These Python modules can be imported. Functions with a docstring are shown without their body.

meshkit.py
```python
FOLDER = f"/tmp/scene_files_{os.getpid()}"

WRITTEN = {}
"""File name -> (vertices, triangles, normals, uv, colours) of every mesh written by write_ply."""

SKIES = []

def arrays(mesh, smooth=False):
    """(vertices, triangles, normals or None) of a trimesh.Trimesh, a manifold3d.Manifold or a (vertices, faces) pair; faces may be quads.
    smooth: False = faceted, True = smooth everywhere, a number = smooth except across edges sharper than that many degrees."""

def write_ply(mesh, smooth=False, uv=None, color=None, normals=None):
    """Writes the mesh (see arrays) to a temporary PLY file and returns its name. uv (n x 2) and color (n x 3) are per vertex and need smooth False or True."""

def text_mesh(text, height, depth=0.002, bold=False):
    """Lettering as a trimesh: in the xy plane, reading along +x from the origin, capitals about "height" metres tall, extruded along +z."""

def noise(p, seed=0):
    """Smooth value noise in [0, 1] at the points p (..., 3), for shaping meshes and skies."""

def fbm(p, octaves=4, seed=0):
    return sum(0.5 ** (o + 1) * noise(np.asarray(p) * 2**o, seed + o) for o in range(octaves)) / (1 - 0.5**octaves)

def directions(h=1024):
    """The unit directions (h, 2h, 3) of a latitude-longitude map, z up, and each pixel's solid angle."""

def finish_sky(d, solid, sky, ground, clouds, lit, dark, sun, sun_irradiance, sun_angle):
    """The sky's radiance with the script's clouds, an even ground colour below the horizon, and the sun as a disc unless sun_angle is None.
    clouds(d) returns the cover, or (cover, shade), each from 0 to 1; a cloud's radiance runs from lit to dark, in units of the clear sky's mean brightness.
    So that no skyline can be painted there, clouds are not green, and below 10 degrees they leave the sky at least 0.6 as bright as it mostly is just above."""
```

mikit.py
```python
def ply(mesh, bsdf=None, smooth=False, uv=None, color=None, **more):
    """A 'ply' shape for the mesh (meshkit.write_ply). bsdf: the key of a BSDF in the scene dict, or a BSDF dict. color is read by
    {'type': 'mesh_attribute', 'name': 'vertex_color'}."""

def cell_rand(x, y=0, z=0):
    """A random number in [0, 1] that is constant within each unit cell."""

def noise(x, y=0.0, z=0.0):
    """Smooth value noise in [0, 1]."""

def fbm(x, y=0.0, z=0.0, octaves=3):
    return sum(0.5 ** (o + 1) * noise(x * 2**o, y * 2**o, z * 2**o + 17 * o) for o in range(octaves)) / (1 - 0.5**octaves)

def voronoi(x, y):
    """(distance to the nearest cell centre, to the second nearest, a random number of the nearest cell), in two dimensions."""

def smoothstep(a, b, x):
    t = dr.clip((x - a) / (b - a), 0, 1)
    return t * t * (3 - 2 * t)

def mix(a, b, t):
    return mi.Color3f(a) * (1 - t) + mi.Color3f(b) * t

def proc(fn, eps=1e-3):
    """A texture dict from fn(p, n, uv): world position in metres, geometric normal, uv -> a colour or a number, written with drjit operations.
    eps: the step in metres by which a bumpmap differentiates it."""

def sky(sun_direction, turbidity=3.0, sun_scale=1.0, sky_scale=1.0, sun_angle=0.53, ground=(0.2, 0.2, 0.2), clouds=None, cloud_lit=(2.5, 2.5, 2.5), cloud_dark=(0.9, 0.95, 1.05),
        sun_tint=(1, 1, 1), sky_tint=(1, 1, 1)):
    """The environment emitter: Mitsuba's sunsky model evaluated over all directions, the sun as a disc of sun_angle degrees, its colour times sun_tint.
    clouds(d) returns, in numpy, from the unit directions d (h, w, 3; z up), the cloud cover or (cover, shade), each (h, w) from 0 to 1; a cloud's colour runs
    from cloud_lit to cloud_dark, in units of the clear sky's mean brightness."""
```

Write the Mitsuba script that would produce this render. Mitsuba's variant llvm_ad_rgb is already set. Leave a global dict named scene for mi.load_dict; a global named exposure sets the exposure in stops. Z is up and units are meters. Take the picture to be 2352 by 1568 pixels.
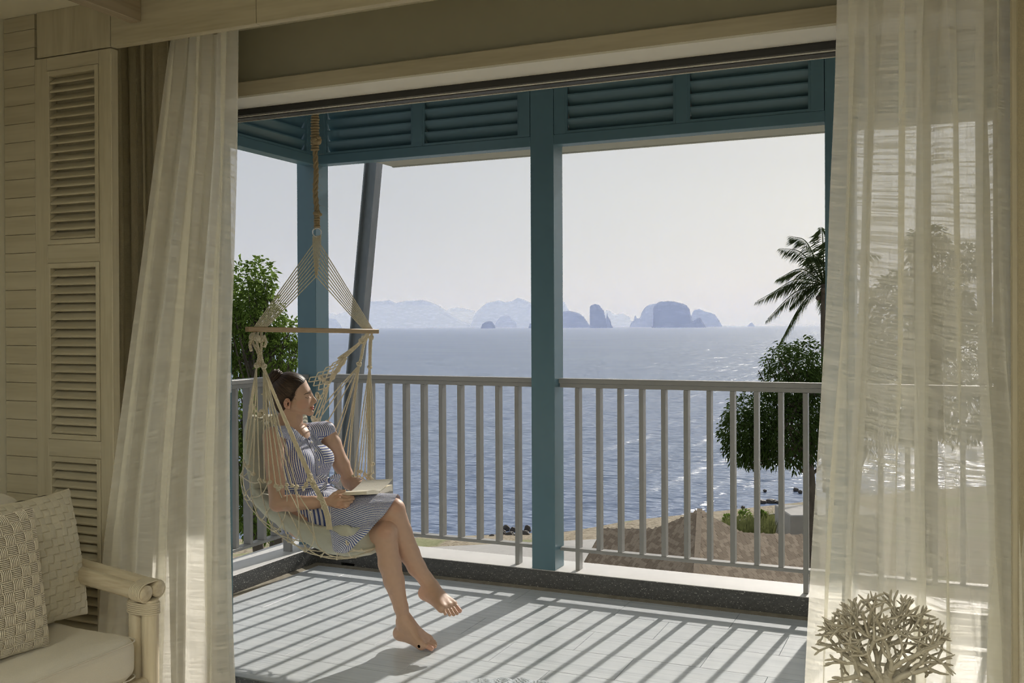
import math, random
import numpy as np, trimesh, manifold3d as m3, mitsuba as mi, drjit as dr
import mikit, meshkit
from mikit import proc, noise, fbm, cell_rand, smoothstep, mix, voronoi
from shapely.geometry import Polygon

# ---------------------------------------------------------------- camera, sky, sun, exposure
FOC, CX, CY, EYE = 2277.3, 1172.8, 759.8, 1.42          # focal length and principal point in pixels of 2352 x 1568, eye height
YAW, PITCH, ROLL = -.419996, -.004553, .0043905
FWD = np.array([math.sin(YAW) * math.cos(PITCH), math.cos(YAW) * math.cos(PITCH), math.sin(PITCH)])
_r = np.array([math.cos(YAW), -math.sin(YAW), 0.0]); _d = np.cross(FWD, _r)
RIGHT = math.cos(ROLL) * _r + math.sin(ROLL) * _d
DOWN = -math.sin(ROLL) * _r + math.cos(ROLL) * _d
CAM = np.array([0, 0, EYE])
T = mi.ScalarTransform4f
scene, labels = {'type': 'scene'}, {}
scene['camera'] = {'type': 'perspective', 'fov': math.degrees(2 * math.atan(1176 / FOC)), 'fov_axis': 'x', 'near_clip': .05, 'far_clip': 90000.0,
    'principal_point_offset_x': (1176 - CX) / 2352, 'principal_point_offset_y': (784 - CY) / 1568,
    'to_world': T().look_at(origin=CAM.tolist(), target=(CAM + FWD).tolist(), up=(-DOWN).tolist())}
del scene['type']
EL = math.radians(31.0)
SUN = np.array([.091 * math.cos(EL), .9958 * math.cos(EL), math.sin(EL)])
def haze_veil(d):            # an even veil of high cloud over the whole sky
    n = meshkit.fbm(d * np.array([2.5, 2.5, 6.0]), octaves=3)
    return .80 + .10 * (n - .5), .3 + .3 * (n - .5)
scene['sky'] = mikit.sky(SUN, turbidity=5.0, sun_scale=.82, sky_scale=1.0, sun_angle=.7, ground=(.2, .21, .22), clouds=haze_veil,
    cloud_lit=(1.16, 1.16, 1.13), cloud_dark=(1.06, 1.07, 1.07), sun_tint=(1, 1.19, 1.6))
exposure, UNSEEN_LAMP = 2.05, 14.0  # exposure, and radiance of the unseen ceiling lamps that light the room
# ---------------------------------------------------------------- helpers
def ray(x, y):
    return ((x - CX) / FOC) * RIGHT + ((y - CY) / FOC) * DOWN + FWD
def at(x, y, X=None, Y=None, Z=None, D=None):
    """The point of the place seen at a pixel, on a plane of known X, Y or Z, or at depth D."""
    d = ray(x, y)
    t = D if D is not None else (X / d[0] if X is not None else Y / d[1] if Y is not None else (Z - EYE) / d[2])
    return CAM + t * d
def free(key):
    if key not in scene and key not in labels: return key
    i = 1
    while f'{key}_{i:03d}' in scene or f'{key}_{i:03d}' in labels: i += 1
    return f'{key}_{i:03d}'
def tag(key, label=None, cat=None, group=None, kind=None):
    e = labels.setdefault(key, {})
    for k, v in (('label', label), ('category', cat), ('group', group), ('kind', kind)):
        if v: e[k] = v
    return key
def thing(name, label, cat, group=None, kind=None):
    key = free(name); tag(key, label, cat, group, kind)
    if not labels[key]: labels[key] = {'kind': 'thing'}
    return key
def obj(name, mesh, mat, parent=None, smooth=False, uv=None, color=None, label=None, cat=None, group=None, kind=None, to_world=None):
    key = free(name if parent is None else parent + '__' + name)
    d = mesh if isinstance(mesh, dict) else mikit.ply(mesh, mat, smooth, uv=uv, color=color)
    if to_world is not None: d = {**d, 'to_world': to_world}
    scene[key] = d
    if label or cat or group or kind: tag(key, label, cat, group, kind)
    return key
def struct(name, mesh, mat, smooth=False, **k):
    return obj(name, mesh, mat, None, smooth, kind='structure', **k)
def rig(origin, x, y=None, z=None):
    """4x4 from an origin and axes."""
    m = np.eye(4); m[:3, 0] = x; m[:3, 1] = y; m[:3, 2] = z; m[:3, 3] = origin
    return m
def cat(*ms):
    return trimesh.util.concatenate([m for m in ms])
def box(x0, x1, y0, y1, z0, z1, b=0.0):
    """Box, its edges chamfered by b."""
    c = np.array([(x0 + x1) / 2, (y0 + y1) / 2, (z0 + z1) / 2]); h = np.array([x1 - x0, y1 - y0, z1 - z0]) / 2
    if b <= 0:
        m = trimesh.creation.box(2 * h); m.apply_translation(c); return m
    p = []
    for k in range(3):
        g = h - b; g[k] = h[k]
        p.append(np.array([[sx * g[0], sy * g[1], sz * g[2]] for sx in (-1, 1) for sy in (-1, 1) for sz in (-1, 1)]))
    m = trimesh.convex.convex_hull(np.vstack(p)); m.apply_translation(c); return m
def bar(p, q, w, t, up=(0, 0, 1), b=0.0):
    """A square-cut bar from p to q, w wide across, t along up."""
    p, q = np.asarray(p, float), np.asarray(q, float); L = np.linalg.norm(q - p); x = (q - p) / L
    y = np.cross(up, x); y /= np.linalg.norm(y); z = np.cross(x, y)
    m = box(0, L, -w / 2, w / 2, -t / 2, t / 2, b); m.apply_transform(rig(p, x, y, z)); return m
def frames(P):
    P = np.asarray(P, float); t = np.gradient(P, axis=0); t /= np.maximum(np.linalg.norm(t, axis=1, keepdims=True), 1e-9)
    a = np.array([0, 0, 1.0]) if abs(t[0, 2]) < .9 else np.array([1.0, 0, 0])
    n = np.cross(t[0], a); n /= np.linalg.norm(n); N = [n]
    for i in range(1, len(P)):
        n = N[-1] - t[i] * (N[-1] @ t[i]); n /= np.linalg.norm(n); N.append(n)
    N = np.array(N); return t, N, np.cross(t, N)
def tube(P, r, k=6, cap=True):
    P = np.asarray(P, float); r = np.broadcast_to(np.asarray(r, float), len(P)); t, N, B = frames(P)
    a = np.arange(k) * 2 * np.pi / k
    V = (P[:, None] + r[:, None, None] * (np.cos(a)[None, :, None] * N[:, None] + np.sin(a)[None, :, None] * B[:, None])).reshape(-1, 3)
    i, j = np.meshgrid(np.arange(len(P) - 1), np.arange(k), indexing='ij'); j2 = (j + 1) % k
    q = np.stack([i * k + j, i * k + j2, (i + 1) * k + j2, (i + 1) * k + j], -1).reshape(-1, 4)
    F = np.vstack([q[:, [0, 1, 2]], q[:, [0, 2, 3]]])
    if cap:
        n = len(V); V = np.vstack([V, P[:1], P[-1:]]); jj = np.arange(k); b = (len(P) - 1) * k
        F = np.vstack([F, np.stack([np.full(k, n), (jj + 1) % k, jj], 1), np.stack([np.full(k, n + 1), b + jj, b + (jj + 1) % k], 1)])
    return trimesh.Trimesh(V, F, process=False)
def spline(P, n=24):
    """Catmull-Rom through the points."""
    P = np.asarray(P, float)
    if len(P) == 2: return P[0] + (P[1] - P[0]) * np.linspace(0, 1, n)[:, None]
    Q = np.vstack([2 * P[0] - P[1], P, 2 * P[-1] - P[-2]]); out = []
    for s in np.linspace(0, len(P) - 1 - 1e-9, n):
        i = int(s); u = s - i; a, b, c, d = Q[i:i + 4]
        out.append(.5 * (2 * b + (c - a) * u + (2 * a - 5 * b + 4 * c - d) * u * u + (3 * b - a - 3 * c + d) * u ** 3))
    return np.array(out)
def grid(P, closed_u=False):
    """Mesh of a (n, m, 3) lattice with its uv."""
    n, m = P.shape[:2]
    i, j = np.meshgrid(np.arange(n - 1), np.arange(m - 1), indexing='ij')
    q = np.stack([i * m + j, (i + 1) * m + j, (i + 1) * m + j + 1, i * m + j + 1], -1).reshape(-1, 4)
    u, v = np.meshgrid(np.linspace(0, 1, n), np.linspace(0, 1, m), indexing='ij')
    return trimesh.Trimesh(P.reshape(-1, 3), np.vstack([q[:, [0, 1, 2]], q[:, [0, 2, 3]]]), process=False), np.stack([u.ravel(), v.ravel()], 1)
def lathe(prof, k=32):
    prof = np.asarray(prof, float); a = np.arange(k) * 2 * np.pi / k
    V = np.stack([prof[:, None, 0] * np.cos(a), prof[:, None, 0] * np.sin(a), np.broadcast_to(prof[:, 1:2], (len(prof), k))], -1).reshape(-1, 3)
    i, j = np.meshgrid(np.arange(len(prof) - 1), np.arange(k), indexing='ij'); j2 = (j + 1) % k
    q = np.stack([i * k + j, i * k + j2, (i + 1) * k + j2, (i + 1) * k + j], -1).reshape(-1, 4)
    return trimesh.Trimesh(V, np.vstack([q[:, [0, 1, 2]], q[:, [0, 2, 3]]]), process=False)
def prism(poly, x0, x1, axis=0):
    """Extrude a polygon given in the two other axes (y,z for axis 0; x,z for 1; x,y for 2)."""
    m = trimesh.creation.extrude_polygon(Polygon(poly), x1 - x0, engine='earcut')
    V = m.vertices; o = [k for k in range(3) if k != axis]; W = np.zeros_like(V)
    W[:, o[0]], W[:, o[1]], W[:, axis] = V[:, 0], V[:, 1], V[:, 2] + x0
    m = trimesh.Trimesh(W, m.faces, process=False); m.fix_normals(); return m
def to_tri(man):
    m = man.to_mesh(); return trimesh.Trimesh(m.vert_properties[:, :3], m.tri_verts, process=False)
def to_man(t):
    return m3.Manifold(m3.Mesh(np.asarray(t.vertices, np.float32), np.asarray(t.faces, np.uint32)))

# ---------------------------------------------------------------- materials
def mat(key, **k):
    scene[key] = {'type': 'twosided', 'bsdf': {'type': 'principled', **k}}
    return key
def rgb(r, g, b): return {'type': 'rgb', 'value': [r, g, b]}
def bumped(key, fn, scale, eps=1e-3, **k):
    scene[key] = {'type': 'twosided', 'bsdf': {'type': 'bumpmap', 'arbitrary': proc(fn, eps), 'scale': scale, 'bsdf': {'type': 'principled', **k}}}
    return key
def wood_fn(axis, c0, c1, c2, f=1.0):
    def fn(p, n, uv):
        a, b, c = [(p.x, p.y, p.z), (p.y, p.x, p.z), (p.z, p.x, p.y)][axis]
        g = fbm(a * 3 * f, b * 38 * f, c * 38 * f, 3); h = noise(a * 16 * f, b * 160 * f, c * 160 * f); big = fbm(a * 1.3 * f + 3, b * 5 * f, c * 5 * f, 2)
        return mix(mix(c0, c1, smoothstep(.3, .7, .6 * g + .4 * big)), c2, .35 * h)
    return fn
# ---------------------------------------------------------------- the balcony
YK, XS, ZK = 4.975, -3.505, .1           # inner faces of the front and side kerbs, kerb height
bumped('m_tile', lambda p, n, uv: .6 * noise(p.x * 7, p.y * 260, 0) + .4 * noise(p.x * 25, p.y * 500, 3), 1.5e-4, roughness=.3, specular=.5,
    base_color=proc(lambda p, n, uv: mix(mix((.47, .51, .55), (.60, .635, .66), fbm(p.x * 2.2, p.y * 30, cell_rand(dr.floor(p.y / .2827 + .16), 1, 1) * 9, 3)), (.41, .445, .48),
        .5 * smoothstep(.62, .85, noise(p.x * 3, p.y * 120, 5)))))
mat('m_grout', base_color=rgb(.20, .19, .18), roughness=.9)
mat('m_cement', roughness=.9, base_color=proc(lambda p, n, uv: mix((.20, .18, .14), (.34, .31, .25), fbm(p.x * 40, p.y * 40, p.z * 40, 4))))
mat('m_terrazzo', roughness=.55, base_color=proc(lambda p, n, uv: mix(mix((.055, .056, .058), (.115, .115, .112), fbm(p.x * 90, p.y * 90, p.z * 90, 3)), (.5, .5, .47),
    smoothstep(.80, .86, noise(p.x * 210, p.y * 210, p.z * 210)))))
mat('m_whitepaint', roughness=.45, base_color=proc(lambda p, n, uv: mix((.58, .58, .575), (.66, .655, .64), fbm(p.x * 8, p.y * 8, p.z * 8, 4))))
bumped('m_blue', lambda p, n, uv: fbm(p.x * 60, p.y * 60, p.z * 9, 3), 4e-4, roughness=.33, specular=.5,
    base_color=proc(lambda p, n, uv: mix((.095, .18, .222), (.115, .21, .255), fbm(p.x * 7, p.y * 7, p.z * 3, 4))))
mat('m_rail', roughness=.38, specular=.5, base_color=proc(lambda p, n, uv: mix((.29, .29, .28), (.32, .32, .31), fbm(p.x * 9, p.y * 9, p.z * 4, 3))))
mat('m_steel_grey', roughness=.4, base_color=proc(lambda p, n, uv: mix((.16, .18, .20), (.26, .29, .32), fbm(p.x * 20, p.y * 20, p.z * 6, 4))))
mat('m_soffit', roughness=.7, base_color=rgb(.42, .43, .39))

fl = struct('balcony_floor', box(-3.56, 1.7, 3.23, 4.99, -.16, -.008), 'm_grout')
for r in range(6):
    y0 = 4.64 - .2827 * r; y1 = 4.925 if r == 0 else y0 + .2827
    off = -2.084 if r % 2 == 0 else -1.807
    k0 = int(math.floor((-3.46 - off) / .5595))
    for k in range(k0, 9):
        x0, x1 = max(off + .5595 * k, -3.462), min(off + .5595 * (k + 1), 1.62)
        if x1 - x0 < .02 or x0 > 1.6: continue
        obj('tile', box(x0 + .0009, x1 - .0009, y0 + .0009, y1 - .0009, -.008, 0, .0009), 'm_tile', fl)
obj('gutter_strip', prism([(4.926, -.008), (4.926, -.002), (4.974, .004), (4.974, -.008)], XS, 1.62), 'm_cement', fl)
obj('gutter_strip', prism([(-3.504, -.008), (-3.504, .004), (-3.464, -.002), (-3.464, -.008)], 3.23, 4.974, 1), 'm_cement', fl)
obj('threshold', box(-3.5, 1.62, 3.02, 3.224, -.05, -.004, .002), 'm_terrazzo', fl)

hole = trimesh.creation.box((.095, .12, .023)); hole.apply_translation((-3.288, YK + .03, .0085))
kerb = to_tri(to_man(box(XS - .26, 1.66, YK, YK + .245, -.4, ZK - .004)) - to_man(hole))
kf = struct('front_kerb', kerb, 'm_terrazzo')
obj('drain_spout', trimesh.creation.box((.088, .01, .02)).apply_translation((-3.288, YK + .07, .0085)), 'm_cement', kf, label='brown drain hole in the dark kerb')
obj('coping', box(XS - .0, 1.66, YK, YK + .245, ZK - .004, ZK, .001), 'm_whitepaint', kf, label='white painted top of the kerb')
ks = struct('side_kerb', box(XS - .26, XS, 3.1, YK - .0005, -.4, ZK - .004), 'm_terrazzo')
obj('coping', box(XS - .26, XS, 3.1, YK - .0005, ZK - .004, ZK, .001), 'm_whitepaint', ks, label='white painted top of the side kerb')
obj('coping', box(XS - .26, XS - .001, YK + .0005, YK + .245, ZK - .004, ZK, .001), 'm_whitepaint', ks)

def post(x0, label):
    p = thing('balcony_post', label, 'post')
    obj('shaft', box(x0, x0 + .135, YK, YK + .135, ZK, 3.06, .0025), 'm_blue', p)
    return p
P_CORNER, P_MID, P_RIGHT, P_END = -3.64, -2.1, -.563, .975
post(P_CORNER, 'blue painted corner post behind the hammock chair')
post(P_MID, 'blue painted post in the middle of the sea view between the two railings')
post(P_RIGHT, 'blue painted post at the left edge of the right sheer curtain')
post(P_END, 'blue painted post behind the right sheer curtain')

def louvre_bay(x0, x1, label, side=False, parts=2):
    """Beam, stiles, beads and slats of one louvred panel over the railing, built along X (or along Y for the side)."""
    L = thing('louvre_panel', label, 'louvre panel')
    zb, zt, yf, yb = 2.467, 3.0, YK, YK + .06
    if side: M = np.array([[0, -1, 0, XS + YK], [1, 0, 0, 0], [0, 0, 1, 0], [0, 0, 0, 1.0]])
    else: M = np.eye(4)
    def put(name, m, **k):
        m.apply_transform(M); return obj(name, m, 'm_blue', L, **k)
    put('beam', box(x0, x1, yf, yf + .081, 2.397, 2.452, .002))
    put('top_rail', box(x0, x1, yf, yf + .081, zt - .03, zt + .06, .002))
    sw = .062; w = (x1 - x0 - sw * (parts + 1) - .006) / parts
    for k in range(parts + 1):
        a = x0 + .003 + k * (w + sw)
        put('stile', box(a, a + sw, yf, yb, 2.453, zt - .031, .0015))
    for k in range(parts):
        a = x0 + .003 + sw + k * (w + sw); e = a + w
        for m in (box(a, a + .012, yf + .004, yf + .02, zb - .014, zt - .032), box(e - .012, e, yf + .004, yf + .02, zb - .014, zt - .032)): put('bead', m)
        put('bead', box(a + .012, e - .012, yf + .004, yf + .02, zb - .014, zb))
        for s in range(8):
            zi = 2.533 + .0655 * s
            if zi > zt: break
            put('slat', prism([(yf + .012, zi), (yf + .012, zi - .007), (yf + .056, zi - .075), (yf + .060, zi - .068)], a + .012, e - .012))
    return L
louvre_bay(P_CORNER + .135, P_MID, 'blue louvred panel above the railing between the corner post and the middle post')
louvre_bay(P_MID + .135, P_RIGHT, 'blue louvred panel above the railing right of the middle post')
louvre_bay(P_RIGHT + .135, P_END, 'blue louvred panel above the railing behind the right sheer curtain')
louvre_bay(3.36, YK - .002, 'blue louvred panel over the side railing, slanting in beside the hanging rope', side=True, parts=2)
struct('balcony_ceiling', box(-3.64, 1.7, 3.2, 5.05, 3.062, 3.14), 'm_soffit')

def railing(x0, x1, label, xs, feet, side=False):
    R = thing('railing', label, 'railing')
    if side: M = np.array([[0, -1, 0, -3.565 + 5.034], [1, 0, 0, 0], [0, 0, 1, 0], [0, 0, 0, 1.0]])
    else: M = np.eye(4)
    yr = 5.034
    def put(name, m, **k):
        m.apply_transform(M); return obj(name, m, 'm_rail', R, **k)
    put('handrail', box(x0, x1, yr - .01, yr + .062, 1.110, 1.136, .003))
    put('upper_bar', box(x0 + .003, x1 - .003, yr + .0, yr + .05, 1.087, 1.1095, .0015))
    put('bottom_bar', box(x0 + .003, x1 - .003, yr, yr + .05, .199, .217, .0015))
    for x in xs:
        foot = any(abs(x - f) < .01 for f in feet)
        if foot: put('foot_post', box(x, x + .0235, yr - .001, yr + .05, ZK, 1.0865, .0012))
        else: put('baluster', box(x, x + .0235, yr, yr + .05, .2175, 1.0865, .0012))
    return R
railing(P_CORNER + .137, P_MID - .003, 'pale grey railing section between the corner post and the middle post', [-2.226 - .1194 * k for k in range(11)], [-2.226, -2.226 - 1.194])
railing(P_MID + .140, P_RIGHT - .004, 'pale grey railing section right of the middle post', [-1.869 + .1192 * k for k in range(11)], [-1.869, -.677])
railing(P_RIGHT + .140, P_END - .004, 'pale grey railing section seen dimly through the right sheer curtain', [-.33 + .1192 * k for k in range(11)], [-.33, .862])
railing(3.2, YK - .003, 'pale grey side railing left of the hammock chair', [4.43 - .1193 * k for k in range(10)] + [4.5493 + .1193 * k for k in range(4)], [4.43 + .3579, 4.43 - .8351], side=True)

# roof edge beyond the louvres and the leaning strut
E_ = thing('roof_eave', 'pale grey roof eave showing as a strip under the blue beam', 'roof eave')
obj('soffit_board', box(-3.3, 2.2, 5.12, 5.52, 2.452, 2.47), 'm_soffit', E_)
obj('fascia', box(-3.3, 2.2, 5.521, 5.545, 2.447, 2.60, .003), 'm_soffit', E_)
obj('roof_sheet', prism([(5.06, 2.95), (5.62, 2.61), (5.62, 2.625), (5.06, 2.97)], -3.34, 2.2), 'm_steel_grey', E_)
ST = thing('steel_strut', 'grey steel strut leaning behind the railing beside the hammock ropes', 'strut')
a, b = at(858, 374, Y=5.62), at(803, 1000, Y=5.62); b = b + (b - a) * .6
obj('web', bar(a + (a - b) * .02, b, .075, .012, up=(0, 1, 0)), 'm_steel_grey', ST)
obj('flange', bar(a + np.array([.042, 0, 0]) + (a - b) * .02, b + np.array([.042, 0, 0]), .010, .075, up=(0, 1, 0)), 'm_steel_grey', ST)
obj('flange', bar(a - np.array([.042, 0, 0]) + (a - b) * .02, b - np.array([.042, 0, 0]), .010, .075, up=(0, 1, 0)), 'm_steel_grey', ST)
# ---------------------------------------------------------------- the room
W0, W1, W2 = (.42, .385, .29), (.35, .315, .225), (.48, .445, .35)
mat('m_wood_x', roughness=.6, base_color=proc(wood_fn(0, W0, W1, W2)))
mat('m_wood_z', roughness=.6, base_color=proc(wood_fn(2, W0, W1, W2)))
mat('m_wood_dark', roughness=.55, base_color=proc(wood_fn(1, (.30, .25, .185), (.225, .185, .13), (.36, .31, .235))))
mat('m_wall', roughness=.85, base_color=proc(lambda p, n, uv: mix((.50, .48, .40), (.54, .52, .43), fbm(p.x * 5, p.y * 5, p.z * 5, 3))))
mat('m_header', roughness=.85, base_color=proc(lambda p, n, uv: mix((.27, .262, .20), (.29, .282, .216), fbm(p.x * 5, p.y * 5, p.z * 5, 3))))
mat('m_white', roughness=.5, base_color=rgb(.66, .65, .60))
mat('m_black', roughness=.4, base_color=rgb(.02, .02, .02))
mat('m_alu', roughness=.3, metallic=1.0, base_color=rgb(.7, .7, .68))
mat('m_roomfloor', roughness=.45, base_color=proc(wood_fn(0, (.50, .44, .34), (.42, .36, .27), (.56, .50, .40), .6)))
scene['m_glass'] = {'type': 'thindielectric'}
CEIL = 2.525
YP = 2.50                                # face of the pelmet and of the shutter wall
struct('floor', box(-3.2, 2.6, -3.4, 3.02, -.12, -.012), 'm_roomfloor')
struct('ceiling', box(-3.2, 2.6, -3.4, 2.99, CEIL, CEIL + .12), 'm_wall')
struct('wall_left', box(-3.22, -3.10, -3.4, 3.2, -.1, CEIL), 'm_wall')
struct('wall_right', cat(box(2.5, 2.62, -3.4, .0, -.1, CEIL), box(2.5, 2.62, .0, 3.2, -.1, CEIL)), 'm_wall')
# the wall over the doors, its wooden trim, soffit and track
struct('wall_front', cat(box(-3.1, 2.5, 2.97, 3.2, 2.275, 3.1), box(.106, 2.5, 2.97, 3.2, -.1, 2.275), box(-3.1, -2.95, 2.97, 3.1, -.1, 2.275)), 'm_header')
struct('trim_1', box(-2.95, 2.5, 2.945, 2.969, 2.272, 2.328, .003), 'm_wood_x')
struct('trim_2', box(-2.95, .105, 2.945, 3.095, 2.268, 2.2748), 'm_white')
dt = thing('door_track', 'black sliding door track running along the head of the opening', 'door track')
obj('channel', box(-2.949, .104, 3.096, 3.112, 2.2445, 2.274), 'm_black', dt)
obj('channel', box(-2.949, .104, 3.120, 3.165, 2.238, 2.274), 'm_black', dt)
obj('guide_strip', box(-2.949, .104, 3.1125, 3.1195, 2.2415, 2.266), 'm_white', dt, label='bright metal guide strip')
obj('drip_edge', box(-2.949, .104, 3.1655, 3.169, 2.2355, 2.274), 'm_white', dt)
# pelmet of boards
pel = thing('curtain_pelmet', 'whitewashed wooden pelmet hiding the curtain heads', 'pelmet')
for x0, x1 in ((-2.585, -1.98), (-1.98, -.72), (-.72, .5), (.5, 1.75), (1.75, 2.49)):
    obj('board', box(x0 + .001, x1 - .001, YP, YP + .03, 2.366, CEIL, .0015), 'm_wood_x', pel)
obj('board', box(-2.93, -2.587, YP, YP + .03, 2.366, CEIL, .0015), 'm_wood_z', pel)
# shutter wall on the left
lw = struct('wall_shutter', box(-3.1, -2.952, YP + .025, YP + .05, -.1, CEIL), 'm_wood_x')
z = CEIL
for k in range(40):
    z1 = z - (.052 if k == 0 else .0655)
    if z1 < -.02: break
    obj('plank', box(-3.098, -2.945, YP + .003, YP + .0245, z1 + .0007, z - .0007, .0012), 'm_wood_x', lw); z = z1
door = thing('louvred_shutter', 'whitewashed louvred wooden shutter door beside the curtains', 'shutter')
def board(x0, x1, z0, z1, m): obj('frame_board', box(x0, x1, YP, YP + .032, z0, z1, .002), m, door)
board(-2.942, -2.884, -.05, 2.362, 'm_wood_z'); board(-2.640, -2.583, -.05, 2.362, 'm_wood_z')
op = [(1.728, 2.296), (1.054, 1.628), (.35, .958)]
zz = [2.362] + [v for a, b in op for v in (b + .018, a - .018)] + [-.05]
for k in range(0, len(zz), 2): board(-2.8835, -2.6405, zz[k + 1], zz[k], 'm_wood_x')
for z0, z1 in op:
    x0, x1 = -2.868, -2.656
    for m in (box(-2.8835, x0, YP - .004, YP + .03, z0 - .0175, z1 + .0175, .0015), box(x1, -2.6405, YP - .004, YP + .03, z0 - .0175, z1 + .0175, .0015)):
        obj('louvre_frame', m, 'm_wood_z', door)
    for m in (box(x0, x1, YP - .004, YP + .03, z0 - .0175, z0, .0015), box(x0, x1, YP - .004, YP + .03, z1, z1 + .0175, .0015)):
        obj('louvre_frame', m, 'm_wood_x', door)
    n = int(round((z1 - z0) / .0302)); st = (z1 - z0) / n
    for k in range(n):
        zc = z0 + (k + .5) * st
        obj('louvre_slat', prism([(YP + .000, zc - .013), (YP - .002, zc - .009), (YP + .001, zc - .005), (YP + .026, zc + .014), (YP + .028, zc + .010), (YP + .004, zc - .013)], x0 + .001, x1 - .001), 'm_wood_x', door)
obj('back_board', box(-2.88, -2.645, YP + .033, YP + .038, -.05, 2.36), 'm_wood_z', door)
bm = thing('ceiling_beam', 'brown wooden ceiling beam meeting the pelmet at the top left', 'beam')
obj('beam', box(-2.492, -2.447, -3.3, YP - .001, 2.431, CEIL - .0005, .002), 'm_wood_dark', bm)
struct('trim_3', box(.120, .135, YP + .02, YP + .05, -.01, 2.364, .003), 'm_wood_z')

# sliding door leaves stacked at the left
def leaf(x0, x1, y, label):
    L = thing('sliding_door', label, 'door')
    for m in (box(x0, x0 + .07, y, y + .04, .0, 2.24, .002), box(x1 - .07, x1, y, y + .04, .0, 2.24, .002)): obj('stile', m, 'm_blue', L)
    obj('rail', box(x0 + .0705, x1 - .0705, y, y + .04, 0, .12, .002), 'm_blue', L); obj('rail', box(x0 + .0705, x1 - .0705, y, y + .04, 2.16, 2.24, .002), 'm_blue', L)
    obj('pane', box(x0 + .071, x1 - .071, y + .019, y + .0195, .121, 2.159), 'm_glass', L); return L
L1 = leaf(-3.46, -2.634, 3.125, 'blue framed glass sliding door pushed back behind the left curtain')
lp = obj('lock_plate', box(-2.6335, -2.6315, 3.132, 3.158, 1.16, 1.24, .0005), 'm_alu', L1, label='steel lock plate')
for zz_ in (1.168, 1.232): obj('screw', trimesh.creation.cylinder(.004, .002, sections=12, transform=trimesh.transformations.translation_matrix((-2.6312, 3.145, zz_)) @ trimesh.transformations.rotation_matrix(math.pi / 2, (0, 1, 0))), 'm_alu', lp)
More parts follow.
